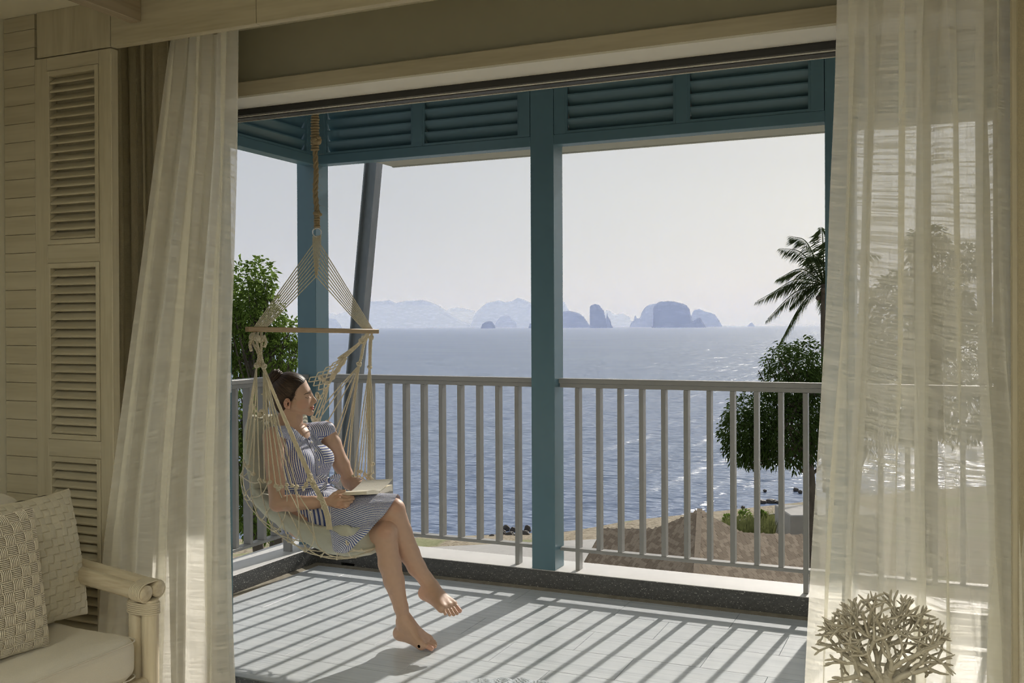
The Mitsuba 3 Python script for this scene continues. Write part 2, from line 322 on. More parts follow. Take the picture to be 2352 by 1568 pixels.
# ---------------------------------------------------------------- sea, haze, islands
SEA = -11.6
def waves(p, n, uv):
    d = dr.maximum(dr.sqrt(p.x * p.x + p.y * p.y), 20.0)
    a = fbm(p.x * .22 + p.y * .05, p.y * .75 - p.x * .1, 1, 3); b = fbm(p.x * .9, p.y * 2.3, 5, 3); c = fbm(p.x * .02, p.y * .06, 9, 2)
    e = fbm(p.x * .22, p.y * .045, 3, 3); return a * .62 + b * .26 + c * .8 + e * 2.6
scene['m_sea'] = {'type': 'bumpmap', 'arbitrary': proc(waves, .05), 'scale': .62, 'bsdf': {'type': 'principled', 'roughness': .2, 'specular': .5,
    'base_color': proc(lambda p, n, uv: mix((.12, .168, .285), (.14, .195, .295), fbm(p.x * .03, p.y * .05, 2, 3)))}}
V = np.array([[-45000, 20, SEA], [45000, 20, SEA], [60000, 60000, SEA], [-60000, 60000, SEA]], float)
struct('sea', (V, np.array([[0, 1, 2], [0, 2, 3]])), 'm_sea', uv=V[:, :2] / 100)
scene['hazy_air'] = {'type': 'cube', 'to_world': T().translate([0, 30400, 190]).scale([50000, 30000, 210]), 'bsdf': {'type': 'null'},
    'interior': {'type': 'homogeneous', 'albedo': {'type': 'rgb', 'value': [.84, .845, .875]}, 'sigma_t': {'type': 'rgb', 'value': [7.6e-5, 9.4e-5, 15.5e-5]}, 'phase': {'type': 'hg', 'g': .2}}}
tag('hazy_air', 'bluish sea haze lying over the bay in front of the far islands', 'haze', kind='stuff')
mat('m_island', roughness=.95, base_color=proc(lambda p, n, uv: mix((.045, .052, .04), (.06, .065, .055), smoothstep(.45, .75, fbm(p.x * .012, p.y * .012, p.z * .03, 4)))))
def island(label, prof, D, deep=.55, cliff=7, group=None):
    """An island at distance D whose skyline against the sea follows the profile (pixels), as a height field with its own depth."""
    prof = np.array(prof, float); n = max(40, int((prof[-1, 0] - prof[0, 0]) * 1.2)); m = 26
    xs = np.linspace(prof[0, 0], prof[-1, 0], n); base = 749 + 13.0 * FOC / D
    ys = np.minimum(np.interp(xs, prof[:, 0], prof[:, 1]), base)
    w = (prof[-1, 0] - prof[0, 0]) * D / FOC; v = np.linspace(-1, 1, m)
    h = (base - ys) * D / FOC; hm = max(h.max(), 1)
    env = (1 - np.abs(v) ** cliff) ** .5
    P = np.zeros((n, m, 3))
    for i, x in enumerate(xs):
        c = CAM + D * ray(x, base); out = ray(x, base); out = out / np.linalg.norm(out[:2])
        half = w * deep * .5 * (.35 + .65 * min(1, h[i] / (.45 * hm)))
        P[i, :, 0] = c[0] + v * half * out[0] + half * out[0]; P[i, :, 1] = c[1] + v * half * out[1] + half * out[1]
        P[i, :, 2] = SEA - 4 + (h[i] + 4) * env
    q = meshkit.fbm(P / (hm * .14), octaves=3) - .5
    P[:, :, 2] += q * np.minimum(hm * .06, 10) * env; P[:, :, 0] += q * hm * .03
    g, uv = grid(P)
    key = thing('island', label, 'island', group); obj('rock', g, 'm_island', key, smooth=False); return key
ISL = [
 ('tall sheer rock island with a thin pinnacle at its right foot', [(1354.5, 752), (1355, 705), (1358, 701), (1367, 698.5), (1376, 700.5), (1387, 714), (1390, 731), (1392.5, 732), (1395, 719), (1397.5, 730), (1402, 736), (1404.5, 748), (1408, 752)], 7000),
 ('broad flat-topped rock island, darkest and largest of the group', [(1497, 752), (1500, 746), (1499.2, 714), (1503, 702), (1512, 695), (1520, 692.5), (1545, 692.5), (1565, 697), (1577, 702), (1584, 712), (1588, 733), (1591, 739), (1598, 735), (1603, 731), (1608.5, 730), (1612, 739), (1620, 749), (1622, 752)], 7000),
 ('dark hump-backed island just right of the middle post', [(1252, 752), (1258, 735), (1275, 720), (1293, 715.5), (1307, 713.5), (1318, 716), (1330, 719), (1340, 727), (1348, 738), (1354, 748), (1356, 752)], 8200),
 ('small dark rock island low on the horizon left of the middle post', [(1104.5, 752), (1108, 743), (1114, 739), (1123, 736.5), (1131, 738), (1136, 746), (1138, 752)], 7000),
 ('tiny dark islet touching the left edge of the middle post', [(1214, 752), (1217, 743), (1226, 741), (1232, 747), (1236, 752)], 7000),
 ('paler island with a small pinnacle at its left end, behind the flat-topped one', [(1446, 752), (1450, 741), (1456, 737), (1458, 726), (1460, 724.5), (1463, 732), (1470, 731), (1475, 716), (1482, 706), (1490, 701), (1500, 698.5), (1530, 698), (1540, 720), (1550, 752)], 10500),
 ('paler knobbly island right behind the flat-topped one', [(1575, 752), (1585, 735), (1590, 720), (1595, 713), (1601, 712), (1607, 710.5), (1617, 716), (1624, 718), (1633, 719.5), (1642, 724), (1650, 735), (1659, 750)], 10500),
 ('tiny faint islet on the horizon beside the palm', [(1717, 751), (1722, 743.5), (1727, 742.5), (1730, 746), (1734, 751)], 11500),
 ('round pale hill right behind the small dark rock island', [(1134, 752), (1142, 735), (1150, 727), (1160, 724), (1170, 724), (1177, 733), (1186, 738), (1189, 752)], 13500),
 ('pale peaked mountain island rising to the left edge of the middle post', [(1080, 752), (1086, 730), (1095, 714), (1106, 704), (1118, 694), (1135, 690.5), (1145, 687.5), (1160, 692), (1175, 690), (1190, 682), (1205, 687), (1220, 694), (1250, 690), (1280, 688), (1296, 692), (1308, 716), (1314, 752)], 18000),
 ('long pale mountain island left of the middle of the bay', [(800, 752), (825, 700), (843, 688.5), (880, 688), (895, 686), (910, 693), (930, 688), (948, 688), (970, 686), (985, 690), (1003, 697), (1020, 708), (1040, 722), (1060, 735), (1080, 742), (1084, 752)], 20000),
 ('faintest mountain ridge showing between the two pale mountains', [(985, 750), (1030, 708), (1050, 704), (1070, 708), (1090, 712), (1110, 750)], 29000),
 ('faint low hill at the left beside the blue corner post', [(735, 752), (745, 734), (756, 729), (772, 730), (780, 741), (787, 752)], 15000),
 ('faint ridge behind the leaning steel strut', [(700, 750), (735, 722), (757, 716), (772, 720), (792, 713), (815, 711), (840, 730), (860, 750)], 25000),
 ('faint low ridge between the tall rock and the flat-topped island', [(1380, 750), (1392, 712), (1400, 714), (1412, 723), (1430, 720), (1446, 728), (1456, 750)], 23000),
]
for lab, pr_, D in ISL: island(lab, pr_, D, group='islands in the bay')
# ---------------------------------------------------------------- shore, house roof, rocks, plants
rng = np.random.default_rng(7)
shore_px = [(300, 1240), (700, 1236), (960, 1233), (1100, 1229), (1200, 1224), (1290, 1222), (1345, 1214), (1440, 1196), (1500, 1189), (1700, 1168), (1850, 1152), (1900, 1147), (2100, 1128), (2400, 1105)]
SH = np.array([at(x, y, Z=SEA)[:2] for x, y in shore_px]); SH = SH[np.argsort(SH[:, 0])]
def land_z(x, y):
    d = np.interp(x, SH[:, 0], SH[:, 1]) - y
    n = meshkit.fbm(np.stack([x * .35, y * .35, x * 0], -1), octaves=4) - .5
    return SEA + np.where(d < 0, d * .10, np.minimum(d * .10, 1.4) + np.clip((d - 14) * .06, 0, 1.6)) + n * .5 * np.clip(d / 6, 0, 1)
gx, gy = np.meshgrid(np.linspace(-60, 90, 260), np.linspace(5.6, 100, 220), indexing='ij')
lz = land_z(gx, gy)
def sand_fn(p, n, uv):
    f = fbm(p.x * 3, p.y * 3, 1, 4); g = fbm(p.x * .35, p.y * .35, 4, 3); k = noise(p.x * 9, p.y * 9, 2)
    dry = mix(mix((.26, .22, .155), (.37, .32, .24), f), (.16, .13, .085), smoothstep(.52, .72, k) * .7)
    return mix(dry, (.16, .20, .07), smoothstep(.58, .70, g) * .6)
bumped('m_sand', lambda p, n, uv: fbm(p.x * 4, p.y * 4, 0, 3), .09, roughness=.95, base_color=proc(sand_fn))
g, uv = grid(np.stack([gx, gy, lz], -1)); struct('beach_ground', g, 'm_sand', smooth=True, uv=uv * 100)
mat('m_concrete', roughness=.85, base_color=proc(lambda p, n, uv: mix((.30, .295, .28), (.38, .37, .35), fbm(p.x * 4, p.y * 4, p.z * 4, 4))))
# concrete path below the railing
def on_land(x, y, up=0.0):
    """Point of the land seen at a pixel."""
    D = 20.0
    for _ in range(60):
        p = CAM + D * ray(x, y); z = land_z(np.array(p[0]), np.array(p[1])); D += (p[2] - (z + up)) / -ray(x, y)[2] * .6
    return CAM + D * ray(x, y)
pts = [on_land(*q) for q in ((960, 1262), (1165, 1258), (1290, 1252), (1392, 1242), (1400, 1310), (1290, 1330), (1160, 1320), (960, 1310))]
top = np.array(pts) + [0, 0, .12]; c0 = top.mean(0)
m = trimesh.convex.convex_hull(np.vstack([top, top - [0, 0, .5]])); struct('path', m, 'm_concrete')
# rocks at the water line
mat('m_rock', roughness=.6, base_color=proc(lambda p, n, uv: mix((.025, .022, .02), (.085, .075, .065), fbm(p.x * 3, p.y * 3, p.z * 3, 3))))
def rock(x, y, w, h, label):
    p = at(x, y, Z=SEA + .1); s = np.linalg.norm(p - CAM) / FOC; r = w * s / 2
    b = trimesh.creation.icosphere(2, 1.0); q = meshkit.fbm(b.vertices * 1.7 + p, octaves=3)[:, None]
    b.vertices *= (.6 + .8 * q); b.vertices *= [r, r * .8, max(h * s * .9, .1)]; b.apply_translation(p)
    k = thing('shore_rock', label, 'rock', 'dark rocks at the water line'); obj('stone', b, 'm_rock', k)
RK = [(1162, 1214, 18, 9), (1178, 1217, 14, 7), (1152, 1224, 22, 8), (1172, 1228, 24, 8), (1195, 1222, 12, 8), (1212, 1216, 16, 11), (1206, 1226, 22, 8), (1130, 1231, 14, 5), (1186, 1232, 14, 5),
      (1757, 1127, 9, 4), (1750, 1152, 22, 5), (1772, 1151, 26, 6), (1792, 1153, 18, 4), (1828, 1125, 12, 6), (1838, 1130, 10, 5), (1707, 1165, 9, 4), (1690, 1163, 6, 3), (1530, 1182, 8, 3)]
for i, r in enumerate(RK):
    o_ = ('first', 'second', 'third', 'fourth', 'fifth', 'sixth', 'seventh', 'eighth', 'ninth'); grp = sorted(q[0] for q in (RK[:9] if i < 9 else RK[9:])); n_ = o_[grp.index(r[0])]
    rock(*r, f'{n_} dark wet rock from the left in the cluster left of the middle post' if i < 9 else f'{n_} dark wet rock from the left among those off the beach beyond the roof')
# shingled roof
A, N = at(1607, 1170, D=28.0), at(1598, 1345, D=24.6)
roof = thing('house_roof', 'brown shingled hip roof of the house below the balcony', 'roof')
mat('m_roofbase', roughness=.9, base_color=rgb(.20, .165, .125))
SHC = [(.27, .215, .155), (.31, .25, .185), (.225, .175, .125), (.285, .225, .16)]
for i, c in enumerate(SHC):
    mat(f'm_shingle_{i}', roughness=.9, base_color=proc(lambda p, n, uv, c=c: mix(mix(tuple(v * .8 for v in c), tuple(v * 1.15 for v in c), fbm(p.x * 22, p.y * 22, p.z * 22, 3)), (.42, .19, .07),
        smoothstep(.66, .74, fbm(p.x * 1.6 + 4, p.y * 1.6, p.z * 1.6, 3)) * smoothstep(.5, .6, noise(p.x * 14, p.y * 14, p.z * 14)) * smoothstep(-1.0, 0.4, p.x - 1.0))))
def plane(poly, third, side):
    """One roof plane through A, N and a third point, its outline given by pixels; a base sheet and shingles in courses."""
    nrm = np.cross(N - A, third - A); nrm /= np.linalg.norm(nrm); nrm *= np.sign(nrm[2])
    P3 = []
    for x, y in poly:
        d = ray(x, y); P3.append(CAM + d * ((A - CAM) @ nrm) / (d @ nrm))
    P3 = np.array(P3); eh = np.cross(nrm, [0, 0, 1.0]); eh /= np.linalg.norm(eh); es = np.cross(nrm, eh); es *= -np.sign(es[2])
    uvp = np.stack([(P3 - A) @ eh, (P3 - A) @ es], 1); pg = Polygon(uvp).buffer(0)
    m = trimesh.creation.extrude_polygon(pg, .02, engine='earcut'); m.apply_translation((0, 0, -.035)); m.apply_transform(rig(A, eh, es, nrm)); 
    if np.linalg.det(rig(A, eh, es, nrm)[:3, :3]) < 0: m.invert()
    obj('deck', m, 'm_roofbase', roof)
    out = []; u0, v0, u1, v1 = pg.bounds; ex, tw = .125, .20
    from shapely.geometry import Point
    pgb = pg.buffer(-.03)
    for r in range(int((v1 - v0) / ex) + 1):
        vv = v0 + r * ex
        for k in range(int((u1 - u0) / tw) + 2):
            uu = u0 + (k + .5 * (r % 2)) * tw
            if not pgb.contains(Point(uu, vv)): continue
            w = tw / 2 - .002 - .005 * rng.random(); t0, t1 = .003 + .006 * rng.random(), -.008; j = .008 * (rng.random() - .5)
            c = [(-w, -ex * .5, -.012), (w, -ex * .5, -.012), (w, ex * .55, -.014), (-w, ex * .55, -.014), (-w, -ex * .5 + j, t0), (w, -ex * .5 + j, t0), (w, ex * .55, t1), (-w, ex * .55, t1)]
            c = np.array(c) * [1, -1 if es[2] > 0 and False else 1, 1]
            B = np.array([eh, es * (1 if es[2] < 0 else -1), nrm])
            pts = A + uu * eh + vv * es + c @ B if es[2] < 0 else A + uu * eh + vv * es + (c * [1, -1, 1]) @ np.array([eh, es, nrm])
            out.append(pts)
    return out
QF = np.array([[4, 5, 6, 7], [0, 1, 5, 4], [1, 2, 6, 5], [3, 0, 4, 7]])
sh = plane([(1607, 1170), (1517, 1207), (1499, 1213.5), (1384, 1212), (1340, 1290), (1310, 1345), (1300, 1420), (1596, 1420), (1598, 1345)], at(1384, 1212, D=31.3), -1)
sh += plane([(1607, 1170), (1705, 1221), (1734, 1223), (1842, 1227), (1960, 1232), (2030, 1440), (1596, 1420), (1598, 1345)], at(1842, 1227, D=29.0), 1)
sh.sort(key=lambda q: np.linalg.norm(q.mean(0) - CAM)); rest = [[], []]
for i, q in enumerate(sh):
    tri = trimesh.Trimesh(q, np.vstack([QF[:, [0, 1, 2]], QF[:, [0, 2, 3]]]), process=False)
    if tri.face_normals[0][2] < 0: tri.invert()
    if i < 300: obj('shingle', tri, f'm_shingle_{(i * 7 + int(rng.integers(4))) % 4}', roof)
    else: rest[i % 2].append(tri)
for k in range(2): obj('shingles', cat(*rest[k]), f'm_shingle_{k * 2 + 1 - k}', roof, kind='stuff')
cap = [A + (N - A) * t for t in np.linspace(0, 1.25, 26)]
for a, b in zip(cap[:-1], cap[1:]): obj('hip_cap', bar(a + [0, 0, .022], b + [0, 0, .014], .15, .02), 'm_shingle_1', roof)
# concrete block, timber, grass on the right
cb = thing('concrete_wall', 'pale concrete wall corner beyond the roof by the right curtain', 'wall')
p = at(1816, 1226, D=33.0); w = box(0, 3.0, 0, 2.0, -2.5, .62, .03); w.apply_transform(rig(p, RIGHT * [1, 1, 0], np.cross([0, 0, 1], RIGHT * [1, 1, 0]), [0, 0, 1.0])); obj('block', w, 'm_concrete', cb)
lg = thing('timber_rail', 'dark sloping timber rail on the grass bank at the right', 'rail')
obj('rail', bar(at(1692, 1200, D=37), at(1880, 1163, D=44), .10, .16), 'm_rock', lg)
for t in (.25, .6, .9):
    q = at(1692, 1200, D=37) * (1 - t) + at(1880, 1163, D=44) * t; obj('rail_post', bar(q - [0, 0, 1.2], q, .1, .1, up=(0, 1, 0)), 'm_rock', lg)
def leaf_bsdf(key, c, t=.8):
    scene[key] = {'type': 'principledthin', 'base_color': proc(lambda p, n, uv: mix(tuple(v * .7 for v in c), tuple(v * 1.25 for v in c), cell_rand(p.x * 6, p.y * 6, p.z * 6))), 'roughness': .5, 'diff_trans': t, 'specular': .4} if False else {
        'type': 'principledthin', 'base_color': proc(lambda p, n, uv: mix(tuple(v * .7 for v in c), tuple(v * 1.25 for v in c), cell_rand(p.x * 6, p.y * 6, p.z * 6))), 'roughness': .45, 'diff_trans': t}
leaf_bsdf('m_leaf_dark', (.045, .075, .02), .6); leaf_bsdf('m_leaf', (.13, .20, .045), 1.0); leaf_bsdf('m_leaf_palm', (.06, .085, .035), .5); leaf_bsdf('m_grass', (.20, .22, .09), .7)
mat('m_bark', roughness=.9, base_color=proc(lambda p, n, uv: mix((.05, .042, .033), (.13, .11, .085), fbm(p.x * 18, p.y * 18, p.z * 5, 3))))
def leaves(C, L, Wd, droop, rg, out=None):
    """Folded pointed leaves at the points C, L long, hanging by droop (0 to 1), growing outwards along out."""
    n = len(C); a = rg.random(n) * 2 * np.pi; d = np.stack([np.cos(a), np.sin(a), rg.normal(0, .35, n)], 1)
    if out is not None: d = d * .8 + out * .9
    d[:, 2] -= droop * (1.0 + .5 * rg.random(n)); d /= np.linalg.norm(d, axis=1, keepdims=True)
    s = np.cross(d, rg.normal(0, 1, (n, 3))); s /= np.linalg.norm(s, axis=1, keepdims=True); k = np.cross(d, s)
    l = L * (.7 + .6 * rg.random(n))[:, None]; w = Wd * (.7 + .6 * rg.random(n))[:, None]
    V = np.stack([C, C + d * l * .45 + s * w + k * w * .35, C + d * l - [0, 0, .1] * l, C + d * l * .45 - s * w + k * w * .35], 1).reshape(-1, 3)
    i = np.arange(n)[:, None] * 4
    return trimesh.Trimesh(V, np.vstack([i + [0, 1, 2], i + [0, 2, 3]]), process=False)
def blob_points(blobs, n, rg, shell=.75):
    w = np.array([r[0] * r[1] * r[2] for _, r in blobs]) ** (2 / 3); idx = rg.choice(len(blobs), n, p=w / w.sum())
    c = np.array([b[0] for b in blobs])[idx]; r = np.array([b[1] for b in blobs])[idx]
    d = rg.normal(0, 1, (n, 3)); d /= np.linalg.norm(d, axis=1, keepdims=True); q = shell + (1 - shell) * rg.random(n) ** .5
    q = np.where(rg.random(n) < .3, rg.random(n) ** .4, q)
    lump = .80 + .4 * meshkit.noise(c * 3 + d * 4.5)
    return c + d * r * (q * lump)[:, None], d
def tree(label, D, blobs, n, L, Wd, droop, mat_, trunk, group=None, seed=1, cat_='tree', twigs=40, shell=.75):
    rg = np.random.default_rng(seed); s = D / FOC
    B = [(at(x, y, D=D + dz), np.array([rx * s, rx * s, ry * s])) for x, y, rx, ry, dz in blobs]
    key = thing('tree', label, cat_, group)
    C, d = blob_points(B, n, rg, shell); obj('foliage', leaves(C, L, Wd, droop, rg, d), mat_, key, kind='stuff')
    tk = [at(x, y, D=D) for x, y in trunk]; P = spline(tk, 14); rr = np.linspace(.16, .05, 14) * D / 20
    obj('trunk', tube(P, rr, 8), 'm_bark', key, smooth=True)
    br = []
    for i in range(twigs):
        c, r = B[rg.integers(len(B))]; e = c + rg.normal(0, .45, 3) * r; a = P[rg.integers(5, 14)]
        mid = (a + e) / 2 + rg.normal(0, .12, 3) * r; br.append(tube(spline([a, mid, e], 7), np.linspace(.035, .008, 7) * D / 20, 4))
    obj('branches', cat(*br), 'm_bark', key, kind='stuff'); return key
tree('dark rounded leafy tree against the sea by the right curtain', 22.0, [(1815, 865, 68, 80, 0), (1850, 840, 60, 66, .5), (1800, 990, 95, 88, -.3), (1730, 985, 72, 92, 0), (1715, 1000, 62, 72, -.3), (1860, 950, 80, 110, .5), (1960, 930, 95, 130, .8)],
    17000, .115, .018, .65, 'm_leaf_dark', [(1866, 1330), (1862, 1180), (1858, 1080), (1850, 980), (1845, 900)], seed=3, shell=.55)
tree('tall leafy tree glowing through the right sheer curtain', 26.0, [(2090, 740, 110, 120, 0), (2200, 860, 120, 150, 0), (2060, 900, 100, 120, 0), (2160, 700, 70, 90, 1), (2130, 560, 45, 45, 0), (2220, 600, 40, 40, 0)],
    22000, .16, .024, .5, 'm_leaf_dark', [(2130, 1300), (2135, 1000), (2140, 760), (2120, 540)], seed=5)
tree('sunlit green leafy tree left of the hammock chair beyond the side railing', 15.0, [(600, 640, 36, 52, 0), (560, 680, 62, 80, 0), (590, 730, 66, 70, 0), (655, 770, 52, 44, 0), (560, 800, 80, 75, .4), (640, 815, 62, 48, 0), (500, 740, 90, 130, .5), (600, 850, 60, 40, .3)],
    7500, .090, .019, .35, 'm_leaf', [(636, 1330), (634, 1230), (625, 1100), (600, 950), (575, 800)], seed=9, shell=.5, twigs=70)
tree('low leafy shrub seen between the balusters of the side railing', 13.5, [(555, 960, 30, 80, 0), (560, 1080, 34, 80, .2), (580, 1180, 42, 52, 0), (548, 1040, 22, 120, 0), (600, 1205, 40, 32, .3)],
    2200, .105, .022, .2, 'm_leaf', [(600, 1330), (596, 1280), (585, 1200), (570, 1100)], seed=11, shell=.4, cat_='shrub', twigs=30)
# coconut palm
def palm(label, x, y, D, seed):
    rg = np.random.default_rng(seed); key = thing('coconut_palm', label, 'palm tree'); C = at(x, y, D=D); s = D / FOC
    P = spline([at(x + 8, 1130, D=D), at(x + 4, 900, D=D), at(x + 1, 760, D=D), C], 24); obj('trunk', tube(P, np.linspace(.24, .15, 24), 9), 'm_bark', key, smooth=True)
    fr = [(-148, 38, 45), (-120, -10, -40), (-112, 20, -20), (-90, -85, -55), (-60, -115, -100), (-30, -122, -120), (-10, -95, -140), (-122, 80, 10), (-90, 140, 30), (-70, 50, -10), (40, -110, -130), (80, -60, -90), (120, 10, -40), (110, 90, 10), (60, 130, 20), (20, -70, -110), (-50, -60, -80), (30, 60, 0)]
    for dx, dy, lift in fr:
        dep = rg.normal(0, 1.3); e = C + RIGHT * dx * s + DOWN * dy * s + FWD * dep; m = (C + e) / 2 + np.array([0, 0, 1]) * (.16 * np.linalg.norm(e - C) - lift * s * .15)
        S_ = spline([C, m, e], 30); t, Nn, Bn = frames(S_); k = obj('frond', tube(S_, np.linspace(.035, .008, 30), 4), 'm_leaf_palm', key)
        lf = []
        for i in range(3, 30):
            for sd in (-1, 1):
                for q in range(2):
                    l = .85 * math.sin(math.pi * (.12 + .80 * i / 30)) * (.8 + .4 * rg.random()) * D / 50; b0 = S_[i] + t[i] * .04 * q
                    w = np.cross(t[i], [0, 0, 1.0]); w /= np.linalg.norm(w) + 1e-9
                    d = t[i] * .6 + w * sd * .7 + np.array([0, 0, -.55 - .5 * rg.random()]); d /= np.linalg.norm(d); e1 = b0 + d * l - np.array([0, 0, .12 * l])
                    wd = np.cross(d, t[i]); wd = wd / (np.linalg.norm(wd) + 1e-9) * .02 * D / 50
                    lf.append(np.array([b0, b0 + d * l * .5 + wd, e1, b0 + d * l * .5 - wd]))
        V = np.array(lf).reshape(-1, 3); i4 = np.arange(len(lf))[:, None] * 4
        obj('leaflets', trimesh.Trimesh(V, np.vstack([i4 + [0, 1, 2], i4 + [0, 2, 3]]), process=False), 'm_leaf_palm', k, kind='stuff')
    for q in range(7):
        b = trimesh.creation.icosphere(1, .13); b.apply_translation(C + rg.normal(0, .16, 3) - [0, 0, .3]); obj('coconut', b, 'm_bark', key)
palm('coconut palm rising behind the dark tree at the right', 1893, 652, 46.0, 21)
# grass bank and shrubs on the right
gp = []
for _ in range(5200):
    x, y = rng.uniform(1655, 1850), rng.uniform(1185, 1240)
    if y < 1222 - (x - 1655) * .17 + rng.normal(0, 3) or x > 1776: continue
    gp.append(at(x, y, D=34 + (1235 - y) * .16))
gp = np.array(gp); n = len(gp); hh = .35 + .35 * rng.random(n); tip = gp + np.stack([rng.normal(.08, .1, n), rng.normal(0, .1, n), hh], 1); sd = RIGHT * .018
V = np.stack([gp - sd, gp + sd, tip], 1).reshape(-1, 3)
gk = obj('tall_grass', trimesh.Trimesh(V, np.arange(3 * n).reshape(-1, 3), process=False), 'm_grass', label='tall pale green grass on the bank beyond the roof', cat='grass', kind='stuff')
for i, (x, y, r) in enumerate(((1672, 1192, 10), (1712, 1184, 14), (1750, 1182, 9), (1690, 1196, 8))):
    rg = np.random.default_rng(40 + i); c = at(x, y, D=38); s = 38 / FOC * r; d = rg.normal(0, 1, (260, 3)); d /= np.linalg.norm(d, axis=1, keepdims=True)
    k = thing('beach_shrub', ['small green shrub at the left end of the grass bank', 'largest green shrub on the grass bank beyond the roof', 'small green shrub beside the timber rail', 'low green shrub between two shrubs above the roof'][i], 'shrub', 'shrubs on the grass bank')
    obj('foliage', leaves(c + d * s * rg.random((260, 1)) ** .4, .13, .03, .1, rg, d), 'm_leaf', k, kind='stuff')
    obj('stem', bar(c - [0, 0, s * 2], c, .03, .03, up=(0, 1, 0)), 'm_bark', k)
# ---------------------------------------------------------------- curtains
def weave(p, n, uv):
    s = fbm(uv.x * 12, uv.y * 620, 0, 3); t = noise(uv.x * 700, uv.y * 14, 4); h = noise(uv.x * 40, uv.y * 1300, 7)
    return dr.clip(.70 + .24 * smoothstep(.35, .75, s) + .10 * (t - .5) + .16 * (h - .5), 0, 1)
def sheer_mat(key, c, trans):
    scene[key] = {'type': 'mask', 'opacity': proc(weave), 'bsdf': {'type': 'principledthin', 'base_color': proc(lambda p, n, uv: mix(tuple(v * .93 for v in c), c, fbm(uv.x * 9, uv.y * 420, 0, 3))), 'roughness': .8, 'diff_trans': trans, 'spec_trans': 0.0}}
sheer_mat('m_sheer', (.94, .93, .865), 1.05)
mat('m_drape', roughness=.9, base_color=proc(lambda p, n, uv: mix((.40, .36, .26), (.46, .415, .305), noise(uv.x * 500, uv.y * 900))))
def curtain(left, right, waves_, nu=260, nv=110, amp=(.6, 1.0), warp=0.0, flip=1):
    """Cloth between two edge curves (points from top to bottom), hung in folds: waves_ = (number, phase, depth in metres)."""
    L, R = spline(left, nv), spline(right, nv); u = np.linspace(0, 1, nu)
    s = u + warp * np.sin(2 * np.pi * u * 3.0) / 19
    P = L[None] * (1 - s)[:, None, None] + R[None] * s[:, None, None]
    d = R - L; d[:, 2] = 0; d /= np.linalg.norm(d, axis=1, keepdims=True); nrm = np.stack([d[:, 1], -d[:, 0], 0 * d[:, 0]], 1)
    v = np.linspace(0, 1, nv); A = amp[0] + (amp[1] - amp[0]) * v
    off = np.zeros((nu, nv)); side = np.zeros((nu, nv))
    for k, ph, dep in waves_:
        a = 2 * np.pi * k * (u[:, None] + .018 * np.sin(5 * v[None] + k)) + ph
        off += dep * np.sin(a) * A; side += dep * .55 * np.sin(2 * a) * A
    e = np.minimum(1, np.minimum(u, 1 - u) * 14)[:, None]
    P = P + nrm[None] * (off * e)[..., None] + d[None] * (side * e)[..., None]
    return grid(P)
def cloth(key, m, part, g, uv): return obj(part, g, m, key, smooth=True, uv=uv)
k = thing('sheer_curtain', 'cream sheer linen curtain hanging beside the louvred shutter at the left of the doorway', 'curtain')
g, uv = curtain([at(392, 88, Y=2.66), at(376, 200, Y=2.64), at(322, 620, Y=2.585), at(252, 1140, Y=2.475), at(234, 1310, Y=2.462), at(214, 1650, Y=2.455), at(206, 1800, Y=2.45)],
    [at(548, 66, Y=2.72), at(545, 350, Y=2.71), at(538, 600, Y=2.72), at(530, 850, Y=2.72), at(528, 1100, Y=2.71), at(534, 1400, Y=2.71), at(544, 1640, Y=2.70), at(546, 1760, Y=2.7)],
    [(2.6, .6, .032), (5.1, 1.9, .013), (9.0, .2, .005)], amp=(.75, 1.1), warp=.6)
cloth(k, 'm_sheer', 'panel', g, uv)
k = thing('sheer_curtain', 'cream sheer linen curtain glowing with sun at the right of the doorway behind the coral', 'curtain')
g, uv = curtain([at(1923, -40, Y=2.74), at(1917, 200, Y=2.74), at(1906, 450, Y=2.74), at(1897, 700, Y=2.74), at(1880, 1000, Y=2.73), at(1862, 1300, Y=2.72), at(1848, 1568, Y=2.71), at(1842, 1700, Y=2.7)],
    [at(2318, -60, Y=2.70), at(2328, 300, Y=2.70), at(2345, 800, Y=2.69), at(2372, 1200, Y=2.68), at(2392, 1568, Y=2.67), at(2400, 1700, Y=2.67)],
    [(3.3, .3, .032), (6.2, 2.2, .015), (11.0, 1.0, .005)], nu=320, amp=(.85, 1.1), warp=.8)
cloth(k, 'm_sheer', 'panel', g, uv)
k = thing('drape', 'beige blackout drape gathered in narrow folds behind the left sheer curtain', 'curtain')
g, uv = curtain([(-2.90, 2.80, 2.50), (-2.90, 2.80, 1.2), (-2.90, 2.80, .03)], [(-2.40, 2.83, 2.50), (-2.42, 2.83, 1.2), (-2.45, 2.83, .03)], [(9, .3, .035), (14.3, 1.0, .014)], amp=(.8, .9))
cloth(k, 'm_drape', 'panel', g, uv)
k = thing('drape', 'strip of dark beige drape at the right edge of the picture', 'curtain')
g, uv = curtain([(.128, 2.66, 2.40), (.130, 2.66, 1.2), (.134, 2.66, .03)], [(.60, 2.70, 2.40), (.60, 2.70, 1.2), (.60, 2.70, .03)], [(6, 1.3, .030), (10.3, 1.0, .012)], amp=(.8, .9))
cloth(k, 'm_drape', 'panel', g, uv)
